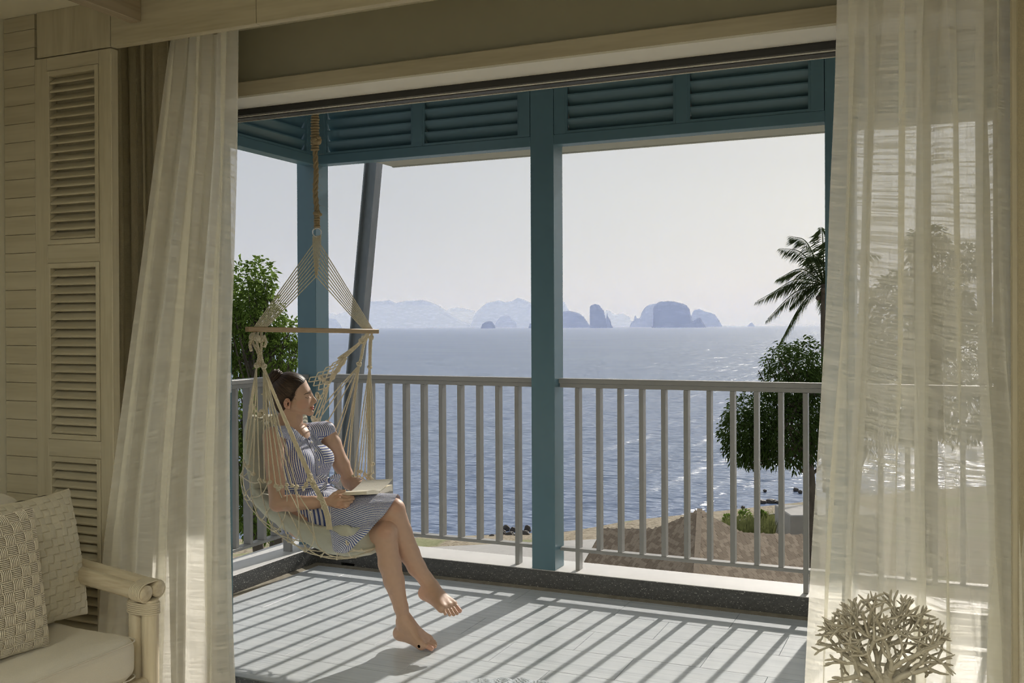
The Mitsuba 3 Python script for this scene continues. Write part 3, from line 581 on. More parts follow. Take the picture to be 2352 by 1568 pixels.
# ---------------------------------------------------------------- sofa with its pillows
mat('m_cushion', roughness=.55, sheen=.3, base_color=proc(lambda p, n, uv: mix((.52, .49, .42), (.57, .54, .47), noise(p.x * 900, p.y * 900, p.z * 900))))
mat('m_rattan_x', roughness=.55, base_color=proc(wood_fn(0, (.53, .47, .35), (.38, .31, .21), (.60, .545, .43), 1.6)))
mat('m_rattan_z', roughness=.55, base_color=proc(wood_fn(2, (.53, .47, .35), (.38, .31, .21), (.60, .545, .43), 1.6)))
mat('m_binding', roughness=.5, base_color=rgb(.52, .465, .355))
mat('m_wovenpillow', roughness=.85, sheen=.3, base_color=proc(lambda p, n, uv: mix((.44, .405, .315), (.50, .465, .37), noise(p.x * 700, p.y * 700, p.z * 700))))
def soft_box(x0, x1, y0, y1, z0, z1, r, puff=.012, n=26, seed=1, wr=.006):
    """Upholstered block: rounded, slightly puffed on top, with small puckers."""
    c = np.array([(x0 + x1) / 2, (y0 + y1) / 2, (z0 + z1) / 2]); h = np.array([x1 - x0, y1 - y0, z1 - z0]) / 2
    b = trimesh.creation.box(2 * h); 
    for _ in range(5): b = b.subdivide()
    V = b.vertices; q = np.clip(V, -(h - r), h - r); d = V - q; L = np.linalg.norm(d, axis=1, keepdims=True)
    V = np.where(L > 1e-9, q + d / np.maximum(L, 1e-9) * r, V)
    t = V / h; V = V + np.stack([0 * t[:, 0], 0 * t[:, 0], np.sign(t[:, 2]) * puff * (1 - t[:, 0] ** 2) * (1 - t[:, 1] ** 2)], 1)
    w = meshkit.fbm(np.stack([V[:, 0] * 7, V[:, 1] * 16, V[:, 2] * 4], 1) + seed, octaves=3) - .5
    e = np.exp(-((np.abs(t[:, 2]) - .93) / .35) ** 2)
    nrm = d / np.maximum(L, 1e-9); V = V + nrm * (w * wr * 2 * e)[:, None]
    return trimesh.Trimesh(V + c, b.faces, process=False)
so = thing('sofa', 'sofa with bleached rattan arms and pale cream cushions at the lower left', 'sofa')
sc = obj('seat_cushion', soft_box(-2.96, -2.285, .55, 2.315, .335, .487, .045, .016, seed=3, wr=.011), 'm_cushion', so, smooth=True, label='cream seat cushion with a stitched front seam')
for z in (.462, .352):
    P = spline([(-2.283, .60, z), (-2.279, 1.4, z), (-2.281, 2.0, z), (-2.2835, 2.25, z), (-2.2845, 2.272, z), (-2.297, 2.303, z), (-2.33, 2.3155, z), (-2.40, 2.3165, z), (-2.6, 2.317, z), (-2.9, 2.317, z)], 260)
    obj('seam', tube(P, .0022, 5), 'm_cushion', sc, smooth=True)
obj('back_cushion', soft_box(-3.04, -2.725, .6, 2.285, .49, .893, .06, .0, seed=8), 'm_cushion', so, smooth=True)
def pole(name, P, r, m, n=30, k=14):
    P = spline(P, n); return obj(name, tube(P, r, k), m, so, smooth=40)
def disc_cap(c, d, r):
    s = trimesh.creation.icosphere(2, r * .995); s.vertices *= [1, 1, 1]; v = s.vertices; d = np.asarray(d, float) / np.linalg.norm(d); q = v @ d
    s.vertices = v - np.outer(q, d) * .72 + np.asarray(c); obj('pole_end', s, 'm_rattan_x', so, smooth=True)
for dy, dz in ((-.026, 0.0), (.026, .004)):
    P = [(-2.98, 2.372 + dy, .668 + dz), (-2.6, 2.367 + dy, .632 + dz), (-2.285, 2.365 + dy, .596 + dz)]
    pole('arm_pole', P, .0265, 'm_rattan_x'); disc_cap(P[-1], (1, 0, -.1), .0265)
for dx in (-.050, .0035):
    pole('front_post', [(-2.30 + dx, 2.355 + .012, -.0873), (-2.30 + dx, 2.355 + .012, .3), (-2.30 + dx, 2.355 + .012, .572)], .0262, 'm_rattan_z')
    pole('back_post', [(-2.98 + dx, 2.37, -.0873), (-2.98 + dx, 2.37, .64)], .024, 'm_rattan_z')
for i in range(7):      # bindings of split cane around the arm and round the posts
    a = np.linspace(0, 2 * np.pi, 40); c = np.array([-2.325 + .0062 * i, 2.365, .602 - .0006 * i])
    obj('binding', tube(np.stack([0 * a, .0555 * np.sign(np.cos(a)) * np.abs(np.cos(a)) ** .7, .0295 * np.sin(a)], 1) + c, .0034, 6), 'm_binding', so, smooth=True)
    if i < 6: obj('binding', tube(np.stack([.0560 * np.sign(np.cos(a)) * np.abs(np.cos(a)) ** .7, .0290 * np.sin(a), 0 * a], 1) + [-2.3235, 2.367, .561 - .0062 * i], .0034, 6), 'm_binding', so, smooth=True)
pole('front_rail', [(-2.30, .4, .315), (-2.30, 2.34, .315)], .022, 'm_rattan_x'); pole('side_rail', [(-2.98, 2.365, .30), (-2.3, 2.365, .30)], .02, 'm_rattan_x')
pole('front_post', [(-2.30, .45, -.0873), (-2.30, .45, .57)], .0262, 'm_rattan_z')
obj('seat_board', box(-2.97, -2.31, .5, 2.33, .318, .333), 'm_rattan_x', so)
def pillow(label, c, ey, ez, w, h, thick, nx, ny, band, mat_, name, strands=0):
    """Woven pillow: bands over and under one another on a puffed square, c its middle, ey along its width, ez up."""
    ey, ez = np.asarray(ey, float), np.asarray(ez, float); ey /= np.linalg.norm(ey); ez -= ey * (ez @ ey); ez /= np.linalg.norm(ez); ex = np.cross(ey, ez)
    key = thing('throw_pillow', label, 'pillow'); rs = (strands * 4 if strands else 10)
    for side in (1, -1):
        q = rs if side == 1 else 3
        U, Vv = np.meshgrid(np.linspace(0, nx, nx * q + 1), np.linspace(0, ny, ny * q + 1), indexing='ij')
        i, j = np.minimum(np.floor(U), nx - 1), np.minimum(np.floor(Vv), ny - 1); fu, fv = U - i, Vv - j; over = ((i + j) % 2) > .5
        arch = np.where(over, np.sin(np.pi * np.clip(fu, 0, 1)) ** .5 * (.55 + .45 * np.sin(np.pi * fv) ** .25), np.sin(np.pi * np.clip(fv, 0, 1)) ** .5 * (.55 + .45 * np.sin(np.pi * fu) ** .25))
        edge = np.minimum(1, 9 * np.where(over, np.minimum(fv, 1 - fv), np.minimum(fu, 1 - fu)))
        b = band * (.35 * arch + .65 * edge)
        if strands: b = b + band * .55 * np.abs(np.sin(np.pi * strands * np.where(over, fv, fu))) - band * .3
        s, t = 2 * U / nx - 1, 2 * Vv / ny - 1
        env = ((1 - s ** 2) * (1 - t ** 2)).clip(0) ** .42
        pin = 1 - .055 * (1 - s ** 2) * np.abs(t) ** 3; pit = 1 - .055 * (1 - t ** 2) * np.abs(s) ** 3
        wob = meshkit.noise(np.stack([U * .9, Vv * .9, U * 0 + side], -1)) - .5
        X = side * (thick * env * (1 + .12 * wob) + b * np.minimum(1, env * 3))
        P = np.asarray(c) + X[..., None] * ex + (s * w / 2 * pit + .004 * wob)[..., None] * ey + (t * h / 2 * pin + .004 * wob)[..., None] * ez
        g, uv = grid(P)
        if side == 1: g.invert()
        obj(name if side == 1 else 'back_cover', g, mat_, key, smooth=(25 if not strands else False))
    return key
pillow('cream throw pillow woven from broad flat bands, leaning in the sofa corner', (-2.615, 2.165, .693), (0, 1, 0), (-.20, .02, 1), .43, .41, .075, 16, 17, .0058, 'm_wovenpillow', 'woven_cover')
scene['m_basket'] = {'type': 'twosided', 'bsdf': {'type': 'principled', 'roughness': .85, 'base_color': proc(lambda p, n, uv: mix((.24, .21, .165), (.64, .60, .50), smoothstep(.25, .6, fbm(uv.x * 420, uv.y * 420, 0, 2))))}}
def basket_pillow():
    """Pillow plaited from flat ribbons of six light cords each, with gaps between the cords."""
    key = thing('throw_pillow', 'grey and cream basket-woven throw pillow in front of the broad-banded one', 'pillow')
    c = np.array([-2.475, 1.895, .690]); ey = np.array([.05, 1, 0.0]); ey /= np.linalg.norm(ey); ez = np.array([-.16, 0, 1.0]); ez /= np.linalg.norm(ez); ex = np.cross(ey, ez)
    w, h, th, nx, ny = .42, .41, .07, 12, 13; rg = np.random.default_rng(4)
    def surf(u, v):
        s, t = 2 * u - 1, 2 * v - 1; env = ((1 - s ** 2) * (1 - t ** 2)).clip(0) ** .42
        pin = 1 - .05 * (1 - s ** 2) * np.abs(t) ** 3; pit = 1 - .05 * (1 - t ** 2) * np.abs(s) ** 3
        return env, (s * w / 2 * pit), (t * h / 2 * pin)
    def P(u, v, lift):
        env, a, b = surf(u, v); return c + (th * env + lift * np.minimum(1, env * 3))[..., None] * ex + a[..., None] * ey + b[..., None] * ez
    g = np.linspace(0, 1, 40); U, V = np.meshgrid(g, g, indexing='ij')
    e, a, b = surf(U, V); m, uv = grid(c - (th * e)[..., None] * ex + a[..., None] * ey + b[..., None] * ez); obj('back_cover', m, 'm_basket_dark', key, smooth=True)
    m, uv = grid(P(U, V, U * 0 - .009)); m.invert(); obj('inner_cover', m, 'm_basket_dark', key, smooth=True, label='plain inner cover under the cords')
    out = []
    for i in range(nx):
        for j in range(ny):
            over = (i + j) % 2
            for q in range(6):
                f = (q + .5) / 6; s_ = np.linspace(-.06, 1.06, 7)
                lift = .0055 * np.sin(np.pi * np.clip((s_ + .06) / 1.12, 0, 1)) ** .6 - .0015
                u, v = (((i + s_) / nx), np.full(7, (j + f) / ny)) if over else (np.full(7, (i + f) / nx), (j + s_) / ny)
                out.append(tube(P(u.clip(.002, .998), v.clip(.002, .998), lift), .0019, 5, cap=False))
    obj('cords', cat(*out), 'm_basket_light', key, smooth=True, kind='stuff', label='light plaited cords')
mat('m_basket_dark', roughness=.9, base_color=rgb(.42, .385, .31)); mat('m_basket_light', roughness=.85, base_color=rgb(.58, .535, .44))
basket_pillow()
_s = T().translate(CAM.tolist()).scale([.95] * 3).translate((-CAM).tolist())      # the whole sofa stands a little nearer
for k in list(scene):
    if k.startswith(('sofa', 'throw_pillow')): scene[k] = {**scene[k], 'to_world': _s}
# knitted pouf at the bottom of the picture
mat('m_pouf', roughness=.9, sheen=.3, base_color=proc(lambda p, n, uv: mix((.36, .41, .47), (.46, .51, .57), noise(p.x * 600, p.y * 600, p.z * 600))))
pc = np.array([-1.075, 2.335, 0.0]); pk = thing('pouf', 'grey blue cable-knit pouf just showing at the bottom edge', 'pouf')
nr, na = 150, 420; rr = np.linspace(0, 1, nr); aa = np.linspace(0, 2 * np.pi, na)
prof = spline([(0, .412), (.20, .409), (.30, .394), (.36, .34), (.38, .23), (.36, .10), (.30, .012), (.2, .0)], nr)
R_, A_ = np.meshgrid(np.arange(nr), aa, indexing='ij'); rad, zz = prof[R_, 0], prof[R_, 1]
n_braid = 30; ph = (A_ / (2 * np.pi) * n_braid); f = ph - np.floor(ph) - .5; cable = np.abs(np.sin(np.pi * (R_ / 3.6 + np.where(f > 0, 1, -1) * f * 1.6))) ** .5 * np.cos(np.pi * f) ** .5
disp = .0085 * cable * np.minimum(1, rad / .08); t_ = np.gradient(prof, axis=0); nn = np.stack([-t_[:, 1], t_[:, 0]], 1); nn /= np.linalg.norm(nn, axis=1, keepdims=True); nn *= np.where(nn[:, 1:2] < 0, 1, 1)
nn = np.stack([-t_[:, 1], t_[:, 0]], 1) / np.linalg.norm(t_, axis=1, keepdims=True); 
rad2 = rad + disp * nn[R_, 0]; z2 = zz + disp * nn[R_, 1]
g, uv = grid(np.stack([pc[0] + rad2 * np.cos(A_), pc[1] + rad2 * np.sin(A_), z2], -1)); obj('knit_cover', g, 'm_pouf', pk, smooth=True)
# coral on its stand
mat('m_coral', roughness=.8, base_color=proc(lambda p, n, uv: mix((.36, .335, .275), (.43, .40, .335), fbm(p.x * 60, p.y * 60, p.z * 60, 3))))
def coral():
    key = thing('coral', 'white branching coral sculpture standing before the right sheer curtain', 'coral'); rg = np.random.default_rng(12); D = 1.78; s = D / FOC
    def W(q): return at(2028 + q[0], 1575 - q[1], D=D) + FWD * q[2] * s
    out = []
    def inside(q): return ((q[0] - 0) / 146) ** 2 + ((q[1] - 72) / 134) ** 2 + (q[2] / 90) ** 2 < 1 and q[1] > 10
    def grow(q, ang, dz, r, gen):
        pts, rad = [q.copy()], [r]; n = int(rg.integers(3, 5)); split = gen < 8
        for i in range(n):
            ang += rg.normal(0, .17); dz += rg.normal(0, .16); dz *= .9
            q = q + np.array([math.sin(ang), math.cos(ang), dz]) * rg.uniform(8.5, 13); r = max(r * .955, 2.5); pts.append(q.copy()); rad.append(r * rg.uniform(.78, 1.24))
            if not inside(q): split = False; break
            if rg.random() < .22 and gen > 0:
                e = q + np.array([math.sin(ang + rg.choice([-1, 1]) * 1.2), math.cos(ang + rg.choice([-1, 1]) * .9), rg.normal(0, .5)]) * rg.uniform(6, 12)
                out.append(tube(np.array([W(q), W((q + e) / 2 + rg.normal(0, .8, 3)), W(e)]), np.array([r * .75, 2.3, 1.3]) * s, 7))
        tip = len(pts) - 1
        if not split:
            pts.append(pts[-1] + (pts[-1] - pts[-2]) * .7); rad.append(rad[-1] * .45)
        P = spline([W(p) for p in pts], 3 * len(pts)); out.append(tube(P, np.interp(np.linspace(0, 1, len(P)), np.linspace(0, 1, len(rad)), rad) * s, 9))
        if split:
            sp = rg.uniform(.35, .62); sg = rg.choice([-1, 1])
            grow(q, ang + sg * sp * .55, dz + rg.normal(0, .35), r * .88, gen + 1); grow(q, ang - sg * sp, dz + rg.normal(0, .4), r * .84, gen + 1)
    for a, z0, r in ((-1.3, -.3, 7), (-.98, .3, 7.4), (-.58, -.4, 8), (-.15, .35, 8), (.3, -.3, 8), (.68, .3, 8), (1.02, -.2, 7.4), (1.32, .2, 7), (-.3, .9, 6.5), (.5, .9, 6.5)):
        grow(np.array([math.sin(a) * 26, 8 + 6 * math.cos(a), z0 * 18]), a, z0 * .5, r, 0)
    for _ in range(12):
        q = np.array([rg.normal(0, 15), 4.0, rg.normal(0, 14)]); e = np.array([q[0] * 1.1 + rg.normal(0, 6), 34 + rg.normal(0, 6), q[2]])
        out.append(tube(spline([W(q - [0, 40, 0]), W((q + e) / 2), W(e)], 8), np.linspace(13, 7, 8) * s, 9))
    obj('branches', cat(*out), 'm_coral', key, smooth=True)
    base = lathe([(.0, 0), (.085, 0), (.09, .01), (.07, .03), (.040, .07), (.024, .15), (.022, .21), (.014, .228), (0, .23)], 28); q = W(np.array([0, 0, 0.0])); base.apply_translation((q[0], q[1], .562)); obj('foot', base, 'm_coral', key, smooth=30)
    return q
cq = coral()
mat('m_table', roughness=.5, base_color=proc(wood_fn(0, (.55, .48, .36), (.45, .38, .27), (.62, .56, .44))))
tb = thing('side_table', 'small pale wooden table under the coral, out of sight below the frame', 'table')
obj('top', box(cq[0] - .32, cq[0] + .32, cq[1] - .26, cq[1] + .30, .535, .561, .004), 'm_table', tb)
for sx in (-.29, .26):
    for sy in (-.23, .24): obj('leg', box(cq[0] + sx, cq[0] + sx + .035, cq[1] + sy, cq[1] + sy + .035, -.012, .5345, .003), 'm_table', tb)
bx = thing('glass_box', 'white edged glass box whose top corner shows behind the foot of the coral', 'box')
o = at(1963, 1553, Y=1.93); ex = at(2088, 1563, Y=1.90) - o; wdt = float(np.linalg.norm(ex[:2])); x0, y0, z1 = o[0], 1.90, o[2]
for a, b in (((x0, y0, z1), (x0 + wdt, y0, z1)), ((x0, y0 + .12, z1), (x0 + wdt, y0 + .12, z1)), ((x0, y0, z1), (x0, y0 + .12, z1)), ((x0 + wdt, y0, z1), (x0 + wdt, y0 + .12, z1)),
    ((x0, y0, .564), (x0, y0, z1)), ((x0 + wdt, y0, .564), (x0 + wdt, y0, z1)), ((x0, y0 + .12, .564), (x0, y0 + .12, z1)), ((x0 + wdt, y0 + .12, .564), (x0 + wdt, y0 + .12, z1))):
    obj('edge', bar(a, b, .005, .005, up=(0, 0, 1) if abs(a[2] - b[2]) < .01 else (0, 1, 0)), 'm_white', bx)
obj('pane', box(x0 + .003, x0 + wdt - .003, y0 - .0005, y0 + .0005, .565, z1 - .003), 'm_glass', bx)
obj('bottom', box(x0, x0 + wdt, y0, y0 + .12, .5615, .5635), 'm_white', bx)
# ---------------------------------------------------------------- sitter's frame: F ahead, R to her right, origin under the middle of the spreader bar
RH = RIGHT * [1, 1, 0]; RH /= np.linalg.norm(RH); FH = FWD * [1, 1, 0]; FH /= np.linalg.norm(FH)
FS = .838 * RH - .545 * FH; RS = -.545 * RH - .838 * FH; O0 = CAM - .903 * RH + 4.62 * FH; O0[2] = 0
UP = np.array([0, 0, 1.0])
def SW(f, r, u): return O0 + FS * f + RS * r + UP * u
def pd(x, y, d): return at(x, y, D=d)
def pr(x, y, r):
    """Point seen at a pixel that lies r metres to her right."""
    d = ray(x, y); return CAM + d * ((r - (CAM - O0) @ RS) / (d @ RS))

# ---------------------------------------------------------------- implicit surfaces: rounded bones and ellipsoids, blended
class Blend:
    def __init__(s): s.p, s.g = [], 'm'
    def bone(s, a, b, ra, rb, k=.02): s.p.append(('c', np.asarray(a, float), np.asarray(b, float), ra, rb, k, +1, s.g)); return s
    def chain(s, pts, rad, k=.02):
        for i in range(len(pts) - 1): s.bone(pts[i], pts[i + 1], rad[i], rad[i + 1], k)
        return s
    def ell(s, c, rad, axes=None, k=.02, sign=1):
        s.p.append(('e', np.asarray(c, float), np.asarray(rad, float), np.eye(3) if axes is None else np.asarray(axes, float), None, k, sign, s.g)); return s
    def field(s, ax, groups='m'):
        """The blended distance on the lattice of the three axes, each piece only near itself."""
        D = np.full([len(a) for a in ax], 1.0, np.float32)
        for q in s.p:
            if q[7] not in groups: continue
            k, sg = q[5], q[6]
            if q[0] == 'c': lo, hi = np.minimum(q[1], q[2]), np.maximum(q[1], q[2]); R_ = max(q[3], q[4]) + 1.6 * k + .012
            else: lo = hi = q[1]; R_ = q[2].max() + 1.6 * k + .012
            sl = [slice(*np.searchsorted(ax[i], [lo[i] - R_, hi[i] + R_])) for i in range(3)]
            if any(x.start >= x.stop for x in sl): continue
            X = np.stack(np.meshgrid(*[ax[i][sl[i]].astype(np.float32) for i in range(3)], indexing='ij'), -1)
            if q[0] == 'c':
                _, a, b, ra, rb = q[:5]; ab = (b - a).astype(np.float32); X = X - a.astype(np.float32); h = np.clip((X @ ab) / np.float32(max(ab @ ab, 1e-12)), 0, 1)
                X -= h[..., None] * ab; e = np.sqrt(np.einsum('...i,...i', X, X)) - (np.float32(ra) + h * np.float32(rb - ra))
            else:
                _, c, rad, A = q[:4]; L = (X - c.astype(np.float32)) @ (A.T / rad).astype(np.float32); n1 = np.sqrt(np.einsum('...i,...i', L, L)); L /= rad.astype(np.float32)
                e = n1 * (n1 - 1) / np.maximum(np.sqrt(np.einsum('...i,...i', L, L)), 1e-9)
            o = D[tuple(sl)]
            if sg > 0: h = np.clip(.5 + .5 * (o - e) / k, 0, 1); D[tuple(sl)] = o * (1 - h) + e * h - k * h * (1 - h)
            else: h = np.clip(.5 - .5 * (o + e) / k, 0, 1); D[tuple(sl)] = o * (1 - h) - e * h + k * h * (1 - h)
        return D
def nets(fn, lo, hi, h):
    """Surface nets of the field fn(axes) < 0 in the box lo..hi at step h."""
    lo, hi = np.asarray(lo, float), np.asarray(hi, float); n = np.ceil((hi - lo) / h).astype(int) + 1
    D = fn([lo[k] + h * np.arange(n[k]) for k in range(3)])
    s = D < 0; c = np.zeros(np.array(n) - 1, np.int8)
    for i in (0, 1):
        for j in (0, 1):
            for k in (0, 1): c += s[i:n[0] - 1 + i, j:n[1] - 1 + j, k:n[2] - 1 + k]
    act = (c > 0) & (c < 8)
    idx = np.full(act.shape, -1); I = np.argwhere(act); idx[act] = np.arange(len(I)); acc = np.zeros((len(I), 3)); cnt = np.zeros(len(I))
    for axx in range(3):
        o1, o2 = [k for k in range(3) if k != axx]
        for i in (0, 1):
            for j in (0, 1):
                A = I.copy(); A[:, o1] += i; A[:, o2] += j; B = A.copy(); B[:, axx] += 1
                da, db = D[tuple(A.T)], D[tuple(B.T)]; m = (da < 0) != (db < 0); t = da[m] / (da[m] - db[m])
                p = A[m].astype(float); p[:, axx] += t; acc[m] += p; cnt[m] += 1
    V = lo + h * acc / cnt[:, None]; F = []
    for axx in range(3):
        o1, o2 = [(axx + 1) % 3, (axx + 2) % 3]; sl = [slice(None)] * 3; sl[axx] = slice(0, n[axx] - 1); s0 = s[tuple(sl)]; sl[axx] = slice(1, n[axx]); s1 = s[tuple(sl)]
        E = np.argwhere(s0 != s1); E = E[(E[:, o1] > 0) & (E[:, o2] > 0) & (E[:, o1] < n[o1] - 1) & (E[:, o2] < n[o2] - 1)]
        if not len(E): continue
        q = []
        for i, j in ((1, 1), (0, 1), (0, 0), (1, 0)):
            K = E.copy(); K[:, o1] -= i; K[:, o2] -= j; q.append(idx[tuple(K.T)])
        q = np.stack(q, 1); fl = ~s0[tuple(E.T)]; q[fl] = q[fl][:, ::-1]; F.append(q[:, [0, 1, 2]]); F.append(q[:, [0, 2, 3]])
    m = trimesh.Trimesh(V, np.vstack(F), process=False); return m
def settle(m, n=6):
    """A few rounds of smoothing without shrinking; open edges stay where they are."""
    from scipy.sparse import coo_matrix
    e = np.sort(m.faces[:, [0, 1, 1, 2, 2, 0]].reshape(-1, 2), 1); ue, ct = np.unique(e, axis=0, return_counts=True); N = len(m.vertices)
    A = coo_matrix((np.ones(2 * len(ue)), (np.r_[ue[:, 0], ue[:, 1]], np.r_[ue[:, 1], ue[:, 0]])), (N, N)).tocsr(); deg = np.maximum(np.asarray(A.sum(1)).ravel(), 1)
    free_ = np.ones(N, bool); free_[ue[ct != 2].ravel()] = False; V = np.array(m.vertices)
    for _ in range(n):
        for w in (.5, -.52): V[free_] += w * (A @ V / deg[:, None] - V)[free_]
    m.vertices = V; m.remove_unreferenced_vertices(); return m

# ---------------------------------------------------------------- the woman: body
B = Blend()
B.g = 't'
# torso
TA = np.array([FS, RS, UP])
lean = np.array([FS * .95 + UP * .30, RS, UP * .95 - FS * .30])
B.ell(SW(-.03, 0, .545), (.105, .155, .10), TA, .03)
B.ell(SW(-.065, 0, .665), (.078, .112, .12), lean, .05)
B.ell(SW(-.112, 0, .795), (.088, .128, .135), lean, .05)
for sgn in (1, -1):
    B.ell(SW(-.043, sgn * .062, .795), (.05, .056, .056), lean, .03)
    B.bone(SW(-.14, sgn * .05, .915), SW(-.128, sgn * .142, .893), .040, .040, .04)
B.g = 'm'
HCX, HCY, HS = 672, 912, 4.69 / FOC
HR = -(FH - .17 * RH) / np.linalg.norm(FH - .17 * RH); HF = np.cross(UP, -HR); HF = HF if HF @ RH > 0 else -HF
HO = pd(HCX, HCY, 4.69)
def H(x, y, c=0.0):
    """Point of the head: pixel position in the side view, c pixels out towards her right ear."""
    return HO + HF * (x - HCX) * HS + UP * (HCY - y) * HS + HR * c * HS
HA = np.array([HF, UP, HR])
def hr(*v): return np.array(v, float) * HS
# neck
B.chain([H(668, 935), H(672, 962), H(668, 992), SW(-.125, 0, .90)], [22 * HS, 20.5 * HS, 22.5 * HS, .055], .022)
B.bone(H(655, 955), SW(-.15, 0, .91), 15 * HS, .045, .03)
# head
B.ell(H(667, 892), hr(41, 36.5, 35.5), HA, .006)
B.ell(H(686, 914), hr(29, 37, 30), HA, .012)
B.ell(H(690, 905), hr(24, 24, 28.5), HA, .012)
for c in (1, -1):
    B.bone(H(674, 931, c * 22), H(708, 946, c * 5), 9 * HS, 7.5 * HS, .016)
    B.ell(H(695, 925, c * 15), hr(15, 13, 12), HA, .012)
    B.bone(H(709.5, 900.5, c * 3), H(703, 899.5, c * 18), 4.2 * HS, 4.2 * HS, .006)
    B.ell(H(714.5, 908.0, c * 14.5), hr(5.5, 4.6, 7.0), HA, .006, -1)
    B.ell(H(703.4, 909.8, c * 12.8), hr(7.4, 6.2, 8.2), HA, .003)
    B.ell(H(719.2, 925.6, c * 4.6), hr(4.2, 3.2, 3.0), HA, .004)
B.ell(H(711.5, 946.5), hr(8.8, 8.2, 10), HA, .010)
B.ell(H(709.5, 913.5), hr(7.0, 10, 6.5), HA, .008)
B.chain([H(710.5, 901.5), H(714.5, 908), H(719.5, 916.5), H(723.2, 921.3)], [4.2 * HS, 3.0 * HS, 3.2 * HS, 4.0 * HS], .006)
B.ell(H(721.5, 923.5), hr(4.6, 3.4, 4.4), HA, .004); B.ell(H(713.5, 922.0), hr(7.5, 6.5, 7.0), HA, .006)
B.ell(H(713.5, 931.0), hr(6.2, 4.2, 9.5), HA, .006)
B.ell(H(716.0, 934.6), hr(5.2, 2.3, 9.0), HA, .0022)
B.ell(H(715.3, 939.2), hr(5.2, 2.8, 7.6), HA, .0022)
B.ell(H(722.5, 937.0), hr(5.0, .75, 9.5), HA, .0012, -1)
B.ell(H(719.5, 944.0), hr(4.0, 1.6, 8), HA, .004, -1)
for c in (1, -1):       # ears
    e0, ea = H(661.5, 923.5, c * 34.5), np.array([HF * .94 + HR * c * .3, UP * .98 - HF * .12, HR * c * .95 - HF * .3])
    B.ell(e0, hr(8.2, 12.2, 3.0), ea, .004); B.ell(e0 + HR * c * 2.0 * HS + HF * .6 * HS + UP * 1.6 * HS, hr(5.4, 8.2, 2.9), ea, .0016, -1); B.ell(e0 + HR * c * 1.0 * HS - HF * 1.2 * HS + UP * 1.0 * HS, hr(2.6, 5.2, 2.4), ea, .0016); B.ell(e0 + HF * 2.6 * HS - UP * 1.6 * HS, hr(2.6, 3.6, 5.0), ea, .0016, -1)
    B.ell(e0 - UP * 10.2 * HS + HF * 2 * HS, hr(4.2, 3.6, 2.8), ea, .003); B.ell(e0 + HF * 5.5 * HS - UP * 1.0 * HS, hr(2.3, 3.2, 2.4), ea, .002)
# right arm and hand (holds the near side of the book)
sR, eR, wR = pr(626, 1004, .165), pd(637, 1156, 4.415), pd(747, 1153, 4.42)
B.g = 'A'
B.chain([sR + UP * .004, sR * .75 + eR * .25, sR * .35 + eR * .65, eR], [.046, .0445, .039, .034], .015)
B.chain([eR, eR * .7 + wR * .3, eR * .25 + wR * .75, wR], [.034, .0365, .0275, .0225], .012)
B.g = 'r'; B.chain([eR * .7 + wR * .3, eR * .25 + wR * .75, wR], [.0365, .0275, .0225], .012)
def hand(w, kn, thumb, palm_r, k=.004, fr=.0082):
    """Palm from the wrist w to the four knuckles, fingers as chains; kn = list of joint lists; thumb = joint list."""
    for q in kn: B.bone(w * .72 + q[0] * .28, q[0], palm_r * 1.12, palm_r, .012)
    for i, q in enumerate(kn): B.chain(q, [palm_r * .95, fr, fr * .92, fr * .80][:len(q)] if len(q) == 4 else np.linspace(fr, fr * .8, len(q)), k)
    B.chain(thumb, [palm_r * 1.0, fr * 1.15, fr * 1.05, fr * .85][:len(thumb)], .006)
KN = [[pd(780, 1141, 4.405), pd(793, 1141, 4.40), pd(803, 1141.5, 4.40), pd(811, 1141.5, 4.405)],
      [pd(780, 1147.5, 4.39), pd(793, 1148, 4.385), pd(804, 1147, 4.385), pd(812, 1145.5, 4.39)],
      [pd(778, 1154.5, 4.385), pd(790, 1156, 4.375), pd(800, 1154.5, 4.37), pd(808, 1151.5, 4.378)],
      [pd(774, 1161, 4.385), pd(784, 1163.5, 4.375), pd(793, 1163, 4.37), pd(800, 1160, 4.372)]]
hand(wR, KN, [pd(757, 1146, 4.40), pd(768, 1135, 4.392), pd(779, 1128.6, 4.392), pd(791, 1126.4, 4.40)], .0125)
B.g = 'A'
# left arm and hand (beyond the book)
sL, eL, wL = pr(749, 990, -.155), pd(803, 1108, 4.80), pd(858, 1131, 4.63)
B.chain([sL + UP * .004, sL * .75 + eL * .25, sL * .35 + eL * .65, eL], [.045, .043, .038, .033], .015)
B.chain([eL, eL * .7 + wL * .3, eL * .25 + wL * .75, wL], [.033, .035, .0265, .022], .012)
B.g = 'l'; B.chain([eL * .7 + wL * .3, eL * .25 + wL * .75, wL], [.035, .0265, .022], .012)
KL = [[pd(876 + i * 1.0, 1135 + 4.5 * i, 4.57 - .008 * i), pd(884 + i, 1137.5 + 4.0 * i, 4.535 - .008 * i), pd(886 + i, 1139.5 + 3.2 * i, 4.51 - .008 * i), pd(885, 1141 + 2.6 * i, 4.495 - .008 * i)] for i in range(4)]
hand(wL, KL, [pd(866, 1130, 4.60), pd(874, 1126.5, 4.585), pd(879, 1124.5, 4.57), pd(884, 1123, 4.555)], .012)
B.g = 'L'
# left leg, toes on the floor
hL, kL = SW(.0, -.085, .525), pd(884, 1222, 4.375)
B.chain([hL, hL * .5 + kL * .5, hL * .15 + kL * .85, kL], [.085, .074, .058, .054], .03)
B.chain([kL, pd(889, 1258, 4.372), pd(895, 1294, 4.374), pd(905, 1334, 4.378), pd(921, 1394, 4.385), pd(929, 1427, 4.39)], [.0535, .0475, .0495, .0445, .0305, .0285], .012)
B.ell(pd(893, 1218, 4.345), (.03, .036, .03), None, .025)
B.g = 'R'
